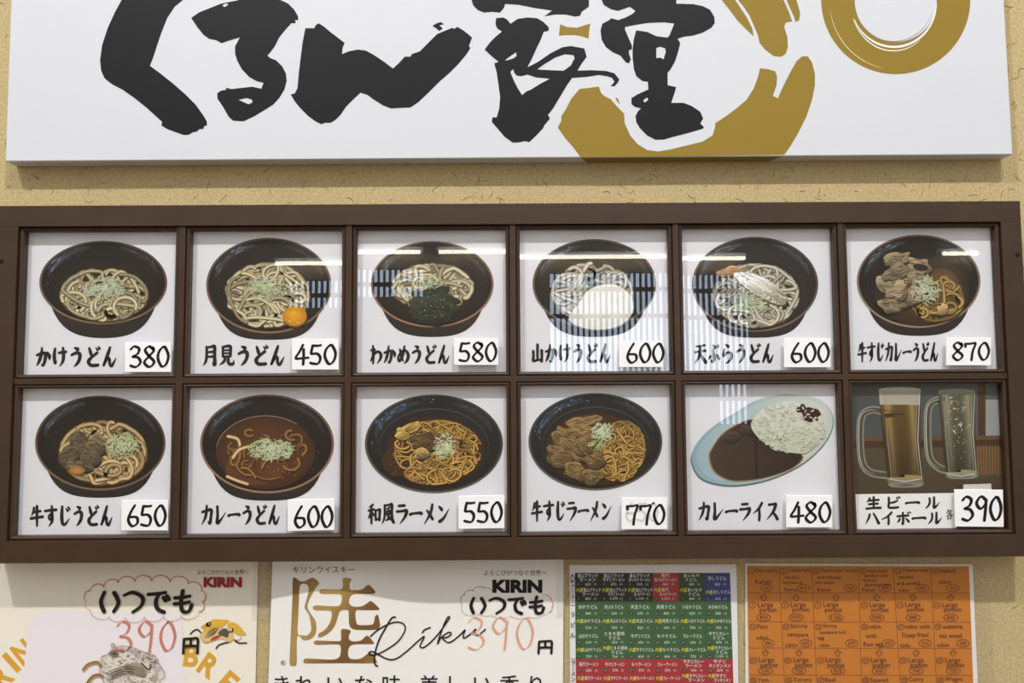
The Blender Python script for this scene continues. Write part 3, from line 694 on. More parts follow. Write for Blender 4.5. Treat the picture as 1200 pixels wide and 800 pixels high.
# 3 seaweed
t = photo(0, 2, 'dish photo captioned わかめうどん of noodles under dark green seaweed', 'わかめうどん', (432.8, 403.5, 528, 427))
a = layer(31); bowl(a, 506.5, 333, 72, 50.5, 394.7, rim=(150, 104, 74)); broth(a, 506, 342, 56, 38, (44, 38, 30), (26, 24, 23)); b = a.build('printed_bowl', t)
a = layer(32, 2); noodles(a, 507, 336, 50, 28, 64, 4.4, UD, gap=lambda x, y: y > 352 and abs(x-508) < 30); a.build('printed_noodles', b)
a = layer(33, 5)
for (x, y, rx, ry, ro) in ((494, 350, 14, 9, .3), (512, 343, 14, 10, -.5), (525, 352, 13, 9, .4), (503, 358, 20, 10, .1), (520, 365, 16, 9, -.2), (496, 366, 14, 7, .2), (512, 354, 13, 8, .7), (508, 373, 26, 6, 0)):
    chunk(a, x, y, rx, ry, (44, 54, 42), ro, 14, .34)
glints(a, 508, 358, 22, 14, 22, (170, 186, 160)); a.build('printed_seaweed', b)
a = layer(34, 7); scallion(a, 503, 331, 16, 8, 60, (220, 226, 190), (150, 176, 96), 5); a.build('printed_scallions', b)
# 4 grated yam
t = photo(0, 3, 'dish photo captioned 山かけうどん of noodles under smooth white grated yam', '山かけうどん', (622, 402, 717, 426))
a = layer(41); bowl(a, 696.5, 332.5, 72.5, 52.5, 394.7, rim=(86, 78, 72)); broth(a, 696, 343, 54, 40, (70, 62, 48), (36, 32, 30)); b = a.build('printed_bowl', t)
a = layer(42, 2); noodles(a, 694, 342, 50, 36, 70, 4.0, UDW); a.build('printed_noodles', b)
a = layer(43, 5); scallion(a, 680, 340, 14, 8, 50, (206, 216, 190), (140, 156, 110), 5)
a.build('printed_scallions', b)
a = layer(44, 6); yam = [(690, 340), (704, 334), (722, 334), (738, 345), (742, 360), (736, 374), (722, 383), (702, 386), (684, 384), (670, 378), (667, 370), (676, 358)]
a.curve([(x+.6, y+1.4) for x, y in yam], (120, 112, 92), 5); a.curve(yam, (226, 226, 214), 5, grad=lambda x, y: mix((206, 204, 190), (236, 236, 228), max(0, min(1, (388-y)/50))))
a.ell(700, 358, 22, 14, (240, 240, 234), (228, 228, 218), n=30, rot=-.5); a.ell(722, 362, 14, 12, (238, 238, 230), (226, 226, 216), n=24); a.build('printed_grated_yam', b)
# 5 tempura
t = photo(0, 4, 'dish photo captioned 天ぷらうどん of noodles with a long pale shrimp tempura', '天ぷらうどん', (812.8, 402, 908, 426))
a = layer(51); bowl(a, 885, 333, 74, 55.5, 395.5, rim=(92, 82, 76), dark=(30, 29, 31), mid=(52, 49, 50)); broth(a, 885, 345, 56, 42, (66, 54, 40), (34, 30, 30)); b = a.build('printed_bowl', t)
a = layer(52, 2); noodles(a, 886, 346, 53, 39, 78, 4.0, UDW); a.build('printed_noodles', b)
a = layer(53, 5); chunk(a, 855, 318, 14, 5.5, (192, 152, 104), -.12, 8); chunk(a, 893, 337, 35, 11, (226, 218, 190), .53, 14, .10)
for i in range(70):
    u = a.r.uniform(-.9, .9); w = a.r.uniform(-1, 1)*math.sqrt(1-u*u); x, y = 893+35*u*math.cos(.53)-11*w*math.sin(.53), 337+35*u*math.sin(.53)+11*w*math.cos(.53)
    a.ell(x, y, a.r.uniform(.6, 1.8), a.r.uniform(.5, 1.2), mix((196, 180, 140), (244, 240, 224), a.r.random()), n=8)
a.build('printed_tempura', b)
a = layer(54, 6); scallion(a, 877, 352, 20, 11, 70, (206, 216, 186), (134, 158, 96), 5); rings(a, 877, 358, 18, 8, 22); a.build('printed_scallions', b)
# 6 beef curry udon
t = photo(0, 5, 'dish photo captioned 牛すじカレーうどん of grey beef beside brown curry soup', '牛すじカレーうどん', (1005, 400.5, 1100, 424.5))
a = layer(61); bowl(a, 1076.5, 329.5, 72.5, 54.5, 393.3, rim=(146, 124, 98)); broth(a, 1080, 342, 56, 40, (92, 66, 36), (44, 34, 24)); a.ell(1103, 340, 22, 26, (118, 92, 58), (84, 62, 36), n=30); b = a.build('printed_bowl', t)
a = layer(62, 2); noodles(a, 1098, 350, 34, 28, 20, 4.2, [(96, 70, 30), (180, 146, 76), (214, 182, 112), (176, 140, 74), (92, 66, 30)], shade=.4); a.build('printed_noodles', b)
a = layer(63, 5)
for (x, y, rx, ry, ro) in ((1050, 304, 17, 8, -.25), (1076, 311, 13, 9, .2), (1040, 334, 15, 10, .2), (1062, 325, 15, 11, -.2), (1049, 320, 14, 11, -.4), (1074, 327, 12, 9, .3), (1046, 357, 15, 9, .1), (1066, 346, 16, 11, .2), (1052, 341, 14, 10, -.3)):
    chunk(a, x, y, rx, ry, (150, 134, 104), ro, 44, .3)
a.ell(1079, 313, 9, 4, (46, 36, 28), n=16, rot=.2); a.build('printed_beef', b)
a = layer(64, 7); scallion(a, 1084, 339, 17, 16, 150, (214, 222, 180), (140, 152, 96)); a.build('printed_scallions', b)
a = layer(65, 4); chunk(a, 1105, 362, 6, 7, (206, 170, 120), .2, 4, .25); a.build('printed_ginger', b)
# 7 beef udon
t = photo(1, 0, 'dish photo captioned 牛すじうどん of thick noodles with dark beef and scallions', '牛すじうどん', (34.8, 591.5, 133, 617))
a = layer(71); bowl(a, 117.5, 519, 76.5, 55.5, 583, rim=(96, 72, 56)); broth(a, 118, 530, 58, 42, (64, 44, 26), (28, 24, 22)); b = a.build('printed_bowl', t)
a = layer(72, 2); noodles(a, 121, 530, 54, 39, 70, 4.9, UD2); a.build('printed_noodles', b)
a = layer(73, 5)
for (x, y, rx, ry, ro) in ((92, 515, 12, 10, .3), (80, 535, 15, 11, -.5), (100, 527, 14, 9, -.3), (114, 520, 11, 13, .2), (104, 540, 12, 12, .4), (86, 546, 10, 6, 0)):
    chunk(a, x, y, rx, ry, (112, 98, 76), ro, 44, .3)
a.ell(90, 551, 10, 5, (196, 150, 76), (150, 104, 48), n=18); a.build('printed_beef', b)
a = layer(74, 7); scallion(a, 143, 522, 20, 15, 150, (214, 226, 150), (138, 160, 70)); a.build('printed_scallions', b)
# 8 curry udon
t = photo(1, 1, 'dish photo captioned カレーうどん of noodles sunk in thick brown curry', 'カレーうどん', (235, 591, 329, 615.5))
a = layer(81); bowl(a, 313, 520, 78.5, 57.8, 586.5, rim=(150, 110, 78)); broth(a, 311, 530, 58, 43, (106, 64, 38), (66, 38, 24)); a.ell(298, 548, 34, 20, (88, 52, 34), (100, 60, 36), n=30)
a.strip([(311+58*math.cos(3.3+i*.06), 530+43*math.sin(3.3+i*.06)) for i in range(36)], .8, (150, 130, 110)); b = a.build('printed_bowl', t)
a = layer(82, 2); noodles(a, 313, 528, 50, 36, 20, 4.0, CUN, rmin=.12, rmax=.3, shade=.3, seg=(18, 45))
a.strip(catmull([(267, 511), (278, 514), (281, 521)], 6), 4, UD2, [-.5, -.28, -.04, .24, .5]); a.strip(catmull([(266, 558), (278, 563), (290, 567)], 6), 4, UD2, [-.5, -.28, -.04, .24, .5]); a.strip(catmull([(273, 536), (280, 527), (291, 523)], 6), 4, UD2, [-.5, -.28, -.04, .24, .5])
glints(a, 325, 540, 34, 22, 60, (190, 140, 74)); a.build('printed_noodles', b)
a = layer(83, 5); scallion(a, 318, 527, 27, 13, 190, (226, 236, 186), (150, 180, 92), 9); a.build('printed_scallions', b)
# 9 japanese ramen
def ramen_bowl(a, cx, cy, rx, ry, bottom):
    bowl(a, cx, cy, rx, ry, bottom, rim=(52, 58, 58), dark=(22, 25, 27), mid=(36, 38, 40), hi=(110, 150, 190), foot=False)
    a.ring(cx, cy+ry*.06, rx*.80, ry*.78, rx*.785, ry*.76, lambda t: mix((30, 33, 36), (66, 74, 80), .5-.5*math.sin(t)))
    for i in range(40):
        t = a.r.uniform(math.pi, 1.5*math.pi); q = a.r.uniform(.82, .95)
        a.ell(cx+rx*q*math.cos(t), cy+ry*q*math.sin(t), a.r.uniform(.6, 2), a.r.uniform(.4, 1.1), mix((40, 60, 80), (120, 160, 190), a.r.random()**2), n=8, rot=t+1.57)
t = photo(1, 2, 'dish photo captioned 和風ラーメン of thin yellow noodles in a wide black bowl', '和風ラーメン', (430.5, 589, 528, 614.5))
a = layer(91); ramen_bowl(a, 508.5, 520, 81, 57.8, 578); broth(a, 510, 529, 58, 41, (112, 60, 24), (52, 32, 18)); a.ell(466, 540, 18, 18, (38, 30, 26), (70, 42, 24), n=24); b = a.build('printed_bowl', t)
a = layer(92, 2); noodles(a, 513, 528, 55, 38, 170, 2.4, RA, rmin=.10, rmax=.34, gap=lambda x, y: x < 492 and y > 520); noodles(a, 508, 555, 36, 13, 46, 2.5, RA); glints(a, 470, 540, 18, 18, 30, (170, 130, 90)); a.build('printed_noodles', b)
a = layer(93, 5)
for (x, y, rx, ry, ro) in ((474, 507, 14, 9, -.4), (484, 500, 10, 6, -.5)): chunk(a, x, y, rx, ry, (178, 146, 78), ro, 16, .25)
for (x, y, rx, ry, ro) in ((496, 513, 16, 7, -.1), (500, 521, 12, 6, .3), (492, 519, 10, 6, 0)): chunk(a, x, y, rx, ry, (96, 72, 48), ro, 16, .3)
chunk(a, 495, 531, 8, 6, (168, 146, 90), .3, 8); a.build('printed_meat', b)
a = layer(94, 7); scallion(a, 522, 521, 13, 14, 60, (232, 236, 206), (150, 176, 90), 6); rings(a, 519, 528, 12, 9, 26); a.build('printed_scallions', b)
# 10 beef ramen
t = photo(1, 3, 'dish photo captioned 牛すじラーメン of brown beef chunks beside thin noodles', '牛すじラーメン', (622.3, 586, 717.7, 611))
a = layer(101); ramen_bowl(a, 697.7, 517.5, 78.5, 57, 574); broth(a, 698, 526, 59, 43, (108, 66, 28), (52, 34, 20)); b = a.build('printed_bowl', t)
a = layer(102, 2); noodles(a, 730, 525, 28, 34, 100, 2.4, RA, rmin=.18, rmax=.55); noodles(a, 724, 548, 24, 16, 36, 2.5, RA, rmin=.2, rmax=.5); a.build('printed_noodles', b)
a = layer(103, 5)
for (x, y, rx, ry, ro) in ((684, 494, 22, 7, -.3), (660, 510, 12, 11, .4), (680, 506, 14, 9, 0), (651, 530, 10, 12, .2), (668, 522, 14, 12, .5), (690, 516, 10, 8, 0), (662, 538, 14, 10, 0), (674, 552, 14, 10, .2), (695, 557, 13, 9, -.2), (692, 535, 17, 11, .3), (682, 527, 10, 7, .3)):
    chunk(a, x, y, rx, ry, (132, 108, 68), ro, 44, .3)
a.build('printed_beef', b)
a = layer(104, 7); scallion(a, 706, 506, 13, 11, 110, (226, 236, 188), (150, 178, 90), 6); rings(a, 700, 521, 9, 5, 12); a.build('printed_scallions', b)
# 11 curry rice
t = photo(1, 4, 'dish photo captioned カレーライス of rice and dark curry on a tilted pale blue oval plate', 'カレーライス', (817.5, 587.5, 913, 610.5))
a = layer(111); R0 = -.42
plate = [(811, 541), (813, 526), (824, 510), (842, 495), (862, 483), (884, 470), (908, 463), (932, 462), (955, 466), (970, 477), (976, 492), (972, 509), (960, 526), (940, 543), (915, 556), (890, 564), (862, 568), (838, 566), (820, 558)]
a.curve([(893+(x-893)*1.012, 515+(y-515)*1.02+1.2) for x, y in plate], (96, 112, 118), 6)
a.curve(plate, (150, 178, 188), 6, grad=lambda x, y: mix((142, 172, 186), (206, 214, 204), max(0, min(1, (x-815)/150))))
ins = [(893+(x-893)*.93, 514+(y-514)*.92) for x, y in plate]
a.curve(ins, (176, 196, 198), 6, grad=lambda x, y: mix((158, 184, 194), (214, 218, 206), max(0, min(1, (x-815)/140)))); b = a.build('printed_plate', t)
a = layer(112, 2); cur = [(832, 535), (836, 524), (846, 510), (860, 500), (880, 492), (900, 496), (915, 512), (930, 525), (940, 536), (928, 548), (905, 557), (880, 562), (856, 562), (838, 552)]
a.curve([(886+(x-886)*1.03, 530+(y-530)*1.03) for x, y in cur], (150, 126, 74), 6); a.curve(cur, (52, 38, 30), 6, grad=lambda x, y: mix((70, 54, 44), (44, 32, 26), max(0, min(1, (x-830)/90))))
chunk(a, 856, 512, 12, 6, (74, 60, 54), -.3, 8); chunk(a, 876, 504, 10, 6, (66, 54, 48), .2, 8); a.build('printed_curry', b)
a = layer(113, 5); rr = a.r
a.curve([(880, 498), (890, 482), (906, 474), (926, 470), (944, 476), (960, 486), (968, 500), (960, 516), (946, 530), (926, 530), (906, 524), (890, 514)], (196, 204, 176), 6, grad=lambda x, y: mix((200, 204, 176), (222, 224, 212), max(0, min(1, (500-y)/50+.5))))
for i in range(420):
    th = rr.uniform(0, 2*math.pi); q = math.sqrt(rr.random()); x, y = 925+42*q*math.cos(th)*1.02, 501+29*q*math.sin(th)+(925-(925+42*q*math.cos(th)))*-.05
    c = mix((186, 190, 158), (244, 246, 236), rr.random()**.7); an = rr.uniform(0, math.pi)
    a.strip([(x-math.cos(an)*1.6, y-math.sin(an)*1.2), (x+math.cos(an)*1.6, y+math.sin(an)*1.2)], rr.uniform(1.0, 1.7), [tuple(v*.86 for v in c), c])
glints(a, 900, 518, 26, 12, 50, (60, 70, 60)); a.build('printed_rice', b)
a = layer(114, 7)
for (x, y, rx, ry) in ((940, 479, 6, 4.5), (948, 482, 8, 5), (945, 487, 7, 5), (954, 485, 6, 5)): chunk(a, x, y, rx, ry, (66, 26, 34), .3, 8, .35)
a.build('printed_pickles', b)
# 12 beer and highball
t = photo(1, 5, 'dark photo of a foamy beer mug and an iced highball mug', None, None)
a = layer(121)
X0, X1 = colX[5][0], colX[5][1]
def bgc(x, y): return mix((72, 80, 80), (86, 92, 88), (x-1000)/175)
a.poly([(996.5, 446.5), (1172.5, 446.5), (1174, 516), (998, 516)], (80, 86, 84), grad=bgc)
a.poly([(1155, 468), (1172, 468), (1172, 512), (1155, 512)], (150, 156, 150))
a.poly([(1146, 446.5), (1155, 446.5), (1155, 516), (1146, 516)], (74, 50, 34)); a.poly([(1074, 446.5), (1079, 446.5), (1079, 516), (1074, 516)], (78, 66, 54))
a.poly([(998, 512), (1174, 510), (1174, 516), (998, 518)], (104, 72, 46)); a.poly([(998, 517), (1174, 515), (1174, 524), (998, 526)], (66, 46, 30))
a.poly([(998, 525), (1175.3, 523), (1178, 621), (1000.5, 622)], (70, 60, 44), grad=lambda x, y: mix((84, 74, 54), (62, 50, 36), max(0, min(1, (y-523)/60))))
for i in range(9): a.poly([(1145+i*3.4, 522), (1147+i*3.4, 522), (1147.4+i*3.4, 556), (1145.4+i*3.4, 556)], (128, 92, 52))  # ribbed counter mirrored in the pane, its reflection painted into the print
a.build('backdrop_with_reflection', t)
def mug(a, xl, xr, xbl, xbr, ytop, yliq, ybot, ybase, liq, foam, hx):
    ge = (196, 204, 200)
    # handle
    hp = catmull([(xl+3, yliq+8), (hx+14, yliq+6), (hx+3, yliq+12), (hx, yliq+30), (hx+2, ybot-20), (hx+12, ybot-6), (xbl+2, ybot-2)], 8)
    a.strip(hp, 9.5, [(96, 98, 90), (140, 142, 130), (84, 80, 66), (76, 72, 58), (156, 156, 142), (102, 102, 92)], [-.5, -.36, -.22, .2, .38, .5], cap=False)
    a.strip([(p[0]-1.6, p[1]) for p in hp[4:-6]], .8, (214, 216, 204), taper=True)
    # body
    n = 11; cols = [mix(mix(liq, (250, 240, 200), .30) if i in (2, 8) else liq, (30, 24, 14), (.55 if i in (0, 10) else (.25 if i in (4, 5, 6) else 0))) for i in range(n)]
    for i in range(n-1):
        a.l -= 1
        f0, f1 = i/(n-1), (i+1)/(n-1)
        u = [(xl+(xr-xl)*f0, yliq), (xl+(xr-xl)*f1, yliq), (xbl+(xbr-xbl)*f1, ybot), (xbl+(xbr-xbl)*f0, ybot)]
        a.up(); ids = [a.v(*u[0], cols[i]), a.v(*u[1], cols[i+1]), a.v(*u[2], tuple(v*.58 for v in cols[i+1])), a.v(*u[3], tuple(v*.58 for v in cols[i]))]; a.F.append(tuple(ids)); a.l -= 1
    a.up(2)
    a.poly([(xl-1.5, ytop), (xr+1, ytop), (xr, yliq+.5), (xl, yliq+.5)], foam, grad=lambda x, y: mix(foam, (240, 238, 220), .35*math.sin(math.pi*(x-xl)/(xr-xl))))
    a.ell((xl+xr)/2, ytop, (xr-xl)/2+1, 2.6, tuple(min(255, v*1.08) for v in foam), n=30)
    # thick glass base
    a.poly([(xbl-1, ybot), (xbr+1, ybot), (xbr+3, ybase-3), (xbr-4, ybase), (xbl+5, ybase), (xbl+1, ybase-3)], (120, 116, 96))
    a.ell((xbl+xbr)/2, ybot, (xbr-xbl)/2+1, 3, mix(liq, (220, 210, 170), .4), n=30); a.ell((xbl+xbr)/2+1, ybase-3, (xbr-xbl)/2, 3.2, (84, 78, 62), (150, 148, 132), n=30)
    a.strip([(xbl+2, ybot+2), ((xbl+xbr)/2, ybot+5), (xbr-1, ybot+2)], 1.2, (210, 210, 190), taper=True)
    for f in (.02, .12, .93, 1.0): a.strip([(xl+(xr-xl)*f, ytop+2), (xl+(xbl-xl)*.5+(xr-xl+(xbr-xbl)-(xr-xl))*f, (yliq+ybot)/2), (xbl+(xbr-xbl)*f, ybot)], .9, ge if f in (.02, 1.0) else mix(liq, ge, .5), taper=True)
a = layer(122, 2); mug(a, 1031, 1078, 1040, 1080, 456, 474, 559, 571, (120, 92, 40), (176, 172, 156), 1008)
a.strip([(1038, 487), (1047, 486)], 5, (62, 52, 36)); a.strip([(1050, 485), (1059, 485)], 1.4, (40, 32, 24))
a.strip(catmull([(1034, 480), (1046, 482), (1058, 480), (1060, 484)], 5), 1.2, (90, 70, 40)); a.build('printed_beer_mug', t)
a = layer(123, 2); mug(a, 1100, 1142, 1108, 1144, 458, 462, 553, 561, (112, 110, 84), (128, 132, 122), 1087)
for i in range(26):
    x, y = 1112+a.r.uniform(0, 26), 466+a.r.random()**1.2*44; q = [(x+a.r.uniform(-5, 5), y+a.r.uniform(-4, 4)) for _ in range(3)]
    a.poly(q, mix((150, 150, 128), (212, 212, 192), a.r.random()))
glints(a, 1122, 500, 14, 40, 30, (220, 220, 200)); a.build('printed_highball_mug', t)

st = thing('name_strip', 'white paper strip lettered 生ビール ハイボール across the mug photo', 'label', tuple(W(1060, 620, .0315)))
link_mesh('strip_paper', slab('strip', [(1002.5, 579), (1121, 577.5), (1121, 618.5), (1004.5, 620)], .0316, .0308), M['card'], st)
a = Art(.0318); a.brush('生ビール', 1012, 581, 1104, 597, INK, BF, 1.55, gap=.22); a.brush('ハイボール', 1013, 599, 1104.5, 615, INK, BF, 1.55, gap=.04); a.brush('各', 1108, 596, 1117, 609, INK, BF, 1.15); a.build('lettering', st)

# ------------------------------------------------------------------ price cards
def card(quad, num, box, label, ghost=False):
    d = .0393
    p = W((quad[2][0]+quad[3][0])/2, quad[2][1], d)
    t = thing('price_card', label, 'card', tuple(p), 'handwritten price cards on the menu')
    link_mesh('card', slab('card', quad, d, d-.0016, .0003), M['card'], t)
    a = Art(d+.0003)
    if ghost: a.brush('650', box[0]-2, box[1]-2, box[2]-8, box[3]-4, (214, 213, 210), HW, 1.5, gap=-.04)
    a.brush(num, *box, INK, HW, 1.6, gap=-.03, nib=.38); a.build('handwritten_price', t)
def rect(x0, y0, x1, y1, k=0, k2=0): return [(x0, y0), (x1, y0+k), (x1+k2, y1+k), (x0+k2, y1)]
card(rect(146, 400.8, 200.5, 435.8), '380', (151, 405, 199, 430.5), 'white price card reading 380')
card(rect(342, 397, 397, 433), '450', (345.5, 403, 395, 427.5), 'white price card reading 450')
card(rect(532, 396, 584, 427.5), '580', (537, 400.5, 583, 424), 'white price card reading 580')
card(rect(725.5, 399, 777.5, 430), '600', (733, 401.5, 779, 425.5), 'white price card reading 600 under the grated yam dish')
card(rect(919, 396, 973.5, 430.3), '600', (925.7, 401, 972.8, 425), 'white price card reading 600 under the tempura dish')
card(rect(1109, 395.3, 1161.5, 428), '870', (1115, 400.5, 1160.5, 422.5), 'white price card reading 870')
card(rect(142, 586, 197, 621.5), '650', (148, 591, 195.5, 617), 'white price card reading 650')
card(rect(337, 585.2, 392, 622.2, -1.2), '600', (343.5, 592, 391, 618.5), 'white price card reading 600 under the curry udon dish')
card(rect(537.3, 581, 591.3, 619.7, -1), '550', (542.7, 587.3, 589.5, 612.7), 'white price card reading 550')
card(rect(728.5, 583, 782, 620), '770', (734, 590.5, 780, 615), 'white price card reading 770 over faint older digits', True)
card(rect(921.5, 580.3, 975.5, 617.8), '480', (926, 587.5, 974.5, 612.7), 'white price card reading 480')
card(rect(1118.5, 573.2, 1175.5, 616.8, .5, 1), '390', (1126, 581, 1175, 610.5), 'white price card reading 390 over the mug photo')
tb = thing('paper_tab', 'small pale paper tab sticking up behind the 390 price card', 'label', tuple(W(1145, 580, .037)))
link_mesh('tab', slab('tab', [(1129, 567.5), (1161.5, 566.5), (1162, 576), (1129, 576)], .0374, .0369), plain('tab_paper', (196, 194, 184), .6), tb)

# ------------------------------------------------------------------ posters
WD = .0022
def pal_gold(x, y): return mix((120, 88, 52), (178, 146, 88), .5+.5*math.sin((x+y*.7)*.045))
# --- beer poster
t = thing('beer_poster', 'cream beer poster with a handwritten price under a scalloped cloud', 'poster', tuple(W(150, 820, WD)))
link_mesh('poster_sheet', slab('sheet', [(1, 655), (302.5, 655), (298.5, 840), (-14, 840)], WD, WD-.0004), M['cream'], t)
def rotglyph(ch, cx, cy, w, h, rot, col):
    a = Art(WD+.0002); a.text(ch, cx-w/2, cy-h/2, cx+w/2, cy+h/2, col, .035, rot=rot); a.build('gold_letter', t)
AMB = (222, 166, 62)
for ch, x, y, w, ro in (('K', -22, 812, 20, -1.0), ('R', 2, 792, 19, -.76), ('I', 13.5, 776, 7, -.74), ('N', 27, 764, 20, -.66), ('B', 224.5, 768, 17, .16), ('R', 245, 780, 20, .60), ('E', 267, 800, 17, .72), ('W', 285, 824, 26, .85)): rotglyph(ch, x, y, w, 27, ro, AMB)

a = Art(WD+.0005)
foam = [(26, 842), (28, 790), (31, 755), (35, 730), (46, 719), (62, 715), (85, 715), (130, 717), (180, 718), (205, 720), (213, 726), (213, 780), (215, 842)]
a.curve(foam, (239, 233, 237), 4); a.build('printed_beer_glass', t)
a = Art(WD+.0009, seed=3); r = a.r
def c5(p): return [(80+x/8.571, 720+y/8.571) for x, y in p]
body = c5([(330, 440), (345, 415), (400, 395), (420, 365), (450, 345), (520, 315), (600, 320), (680, 340), (740, 370), (800, 385), (860, 410), (890, 460), (930, 520), (965, 590), (960, 640), (920, 660), (900, 760), (600, 830), (430, 780), (340, 640), (315, 560), (345, 500), (330, 470)])
a.curve(body, (226, 218, 208), 4); SEP = (92, 76, 58)
for i in range(300):
    u, v = r.uniform(340, 900), r.uniform(330, 720)
    if v < 330+abs(u-600)*.28 or (570 < u < 780 and 490 < v < 610): continue
    th = .35+.5*math.sin(u*.02+v*.013); L = r.uniform(5, 22)
    P = c5([(u-L*math.cos(th), v-L*.6*math.sin(th)), (u, v-5), (u+L*math.cos(th), v+L*.6*math.sin(th))]); a.strip(catmull(P, 3), r.uniform(.3, .6), mix(SEP, (140, 122, 100), r.random()), taper=True)
a.curve(c5([(560, 505), (620, 490), (700, 480), (760, 520), (790, 570), (770, 620), (700, 610), (620, 585), (570, 550)]), (168, 154, 134), 4)
for i in range(11):
    for j in range(7):
        x, y = c5([(580+i*17+j*5, 498+j*16+i*4)])[0]
        if x < 171: a.ell(x, y, .62, .5, (70, 60, 50), n=8)
for (u, v, q) in ((700, 400, 1), (760, 420, 1.1), (820, 430, 1.1), (860, 480, 1), (900, 540, 1), (880, 600, .9), (850, 640, .9), (540, 350, .9), (610, 345, .9), (660, 365, .9)):
    x, y = c5([(u, v)])[0]; a.strip([(x+(.4+j*.2)*q*math.cos(j*.55), y+(.4+j*.2)*q*math.sin(j*.55)) for j in range(18)], .5, SEP)
a.strip(catmull(body+body[:1], 4), .6, (120, 102, 82))
for k in range(4): a.strip(catmull(c5([(370+k*12, 590+k*26), (470, 550+k*24), (580, 520+k*24), (660, 530+k*26)]), 5), .9, (70, 56, 44), taper=True); a.strip(catmull(c5([(380+k*12, 602+k*26), (470, 566+k*24), (570, 540+k*24), (650, 545+k*26)]), 5), .5, (110, 96, 78), taper=True)
a.ell(*c5([(460, 390)])[0], 5.4, 3.6, (108, 88, 74), (140, 120, 100), n=20); a.ell(*c5([(468, 396)])[0], 1.4, 1, (40, 34, 30), n=10)
a.strip(c5([(445, 290), (455, 345)]), 3.2, (196, 186, 168)); a.strip(c5([(430, 292), (444, 345)]), .5, SEP); a.strip(c5([(462, 288), (470, 342)]), .5, SEP)
LG = (156, 118, 54)
a.strip(catmull(c5([(150, 555), (200, 500), (290, 478), (325, 525)]), 6), 3.2, [(120, 88, 40), LG, (190, 150, 80)]); a.strip(catmull(c5([(190, 690), (240, 625), (300, 605), (345, 620)]), 6), 3.4, [(120, 88, 40), LG, (176, 136, 70)])
a.strip(catmull(c5([(730, 480), (800, 545), (830, 520), (820, 500)]), 6), 1.6, SEP); a.build('printed_dragon_crest', t)
a = Art(WD+.0008, seed=4); r = a.r
def c6(p): return [(205+x/9.41, 715+y/9.41) for x, y in p]
YE = (226, 178, 72)
a.curve(c6([(285, 185), (330, 150), (380, 120), (430, 98), (520, 100), (600, 110), (560, 150), (520, 180), (440, 205), (380, 230), (300, 245), (320, 210)]), YE, 4)
a.curve(c6([(575, 170), (600, 135), (660, 135), (720, 180), (760, 230), (785, 268), (720, 275), (660, 250), (640, 210), (600, 200)]), YE, 4)
a.curve(c6([(270, 275), (330, 240), (430, 205), (540, 190), (620, 215), (650, 300), (610, 350), (540, 320), (480, 320), (400, 345), (340, 365), (300, 330)]), (222, 196, 130), 4)
a.curve(c6([(480, 245), (520, 205), (570, 205), (595, 250), (580, 300), (530, 285), (490, 275)]), (92, 88, 84), 4)
a.curve(c6([(395, 335), (410, 300), (460, 278), (510, 270), (490, 300), (440, 330)]), (190, 72, 76), 4)
for k in range(6): a.strip(catmull(c6([(325+k*8, 300-k*14), (390+k*8, 285-k*16), (450+k*8, 250-k*10)]), 4), .9, (60, 52, 44), taper=True)
a.ell(*c6([(370, 155)])[0], 3.6, 2.6, (40, 36, 34), n=16, rot=-.5); a.ell(*c6([(378, 148)])[0], 1, .8, (220, 210, 180), n=8)
for P in ([(170, 262), (205, 225), (250, 212), (285, 245)], [(455, 420), (480, 385), (540, 362), (590, 352)], [(660, 332), (710, 360), (760, 358), (790, 360)], [(590, 235), (630, 235), (640, 200)]): a.strip(catmull(c6(P), 6), 1.7, (44, 40, 36), taper=False)
for P in ([(300, 330), (340, 355), (400, 340), (470, 315)], [(610, 350), (650, 320), (700, 330), (730, 300)], [(300, 190), (350, 180), (420, 195), (480, 170)]): a.strip(catmull(c6(P), 6), .9, (200, 140, 60))
a.build('printed_running_beast', t)
a = Art(WD+.0012)
a.text('KIRIN', 238.5, 676, 283.5, 688, (158, 46, 52), .055); a.build('brand_word', t); a = Art(WD+.0012); a.line('よろこびがつなぐ世界へ', 231, 670.3, 5.6, (70, 62, 54), maxw=60); a.build('slogan', t)
a = Art(WD+.0014, seed=8); CL = (196, 124, 106)
def scallop(a, pts, bulge, col, w):
    for p, q in zip(pts, pts[1:]):
        mx, my = (p[0]+q[0])/2, (p[1]+q[1])/2; dx, dy = q[0]-p[0], q[1]-p[1]
        P = [(mx-dx/2*math.cos(u)+dy*bulge*math.sin(u), my-dy/2*math.cos(u)-dx*bulge*math.sin(u), w*(.6+.7*u/math.pi)) for u in [math.pi*j/10 for j in range(11)]]
        a.strip(P, w, col, cap=False)
scallop(a, [(101, 704), (106, 692), (122, 688), (139, 682.5), (158, 681.5), (178, 681), (199, 682), (221, 684), (236, 692), (237, 705), (233, 716)], .36, CL, 1.15)
scallop(a, [(233, 716), (212, 721), (191, 721), (169, 722), (147, 723), (128, 722), (106, 714), (101, 704)], .30, (206, 172, 152), .7)
a.build('cloud_outline', t)
a = Art(WD+.0016); a.brush('390', 133, 727, 209, 764, (208, 126, 106), HW, .95, gap=.10, nib=.8); a.build('handwritten_price', t)
a = Art(WD+.0018); a.brush('いつでも', 114, 690.5, 228, 719.5, (38, 34, 30), HW, 1.7, gap=.08, nib=.3); a.build('marker_words', t); a = Art(WD+.0018); a.brush('円', 212, 746, 235, 766.5, (38, 34, 30), HW, 1.5, nib=.15); a.build('marker_yen_sign', t)

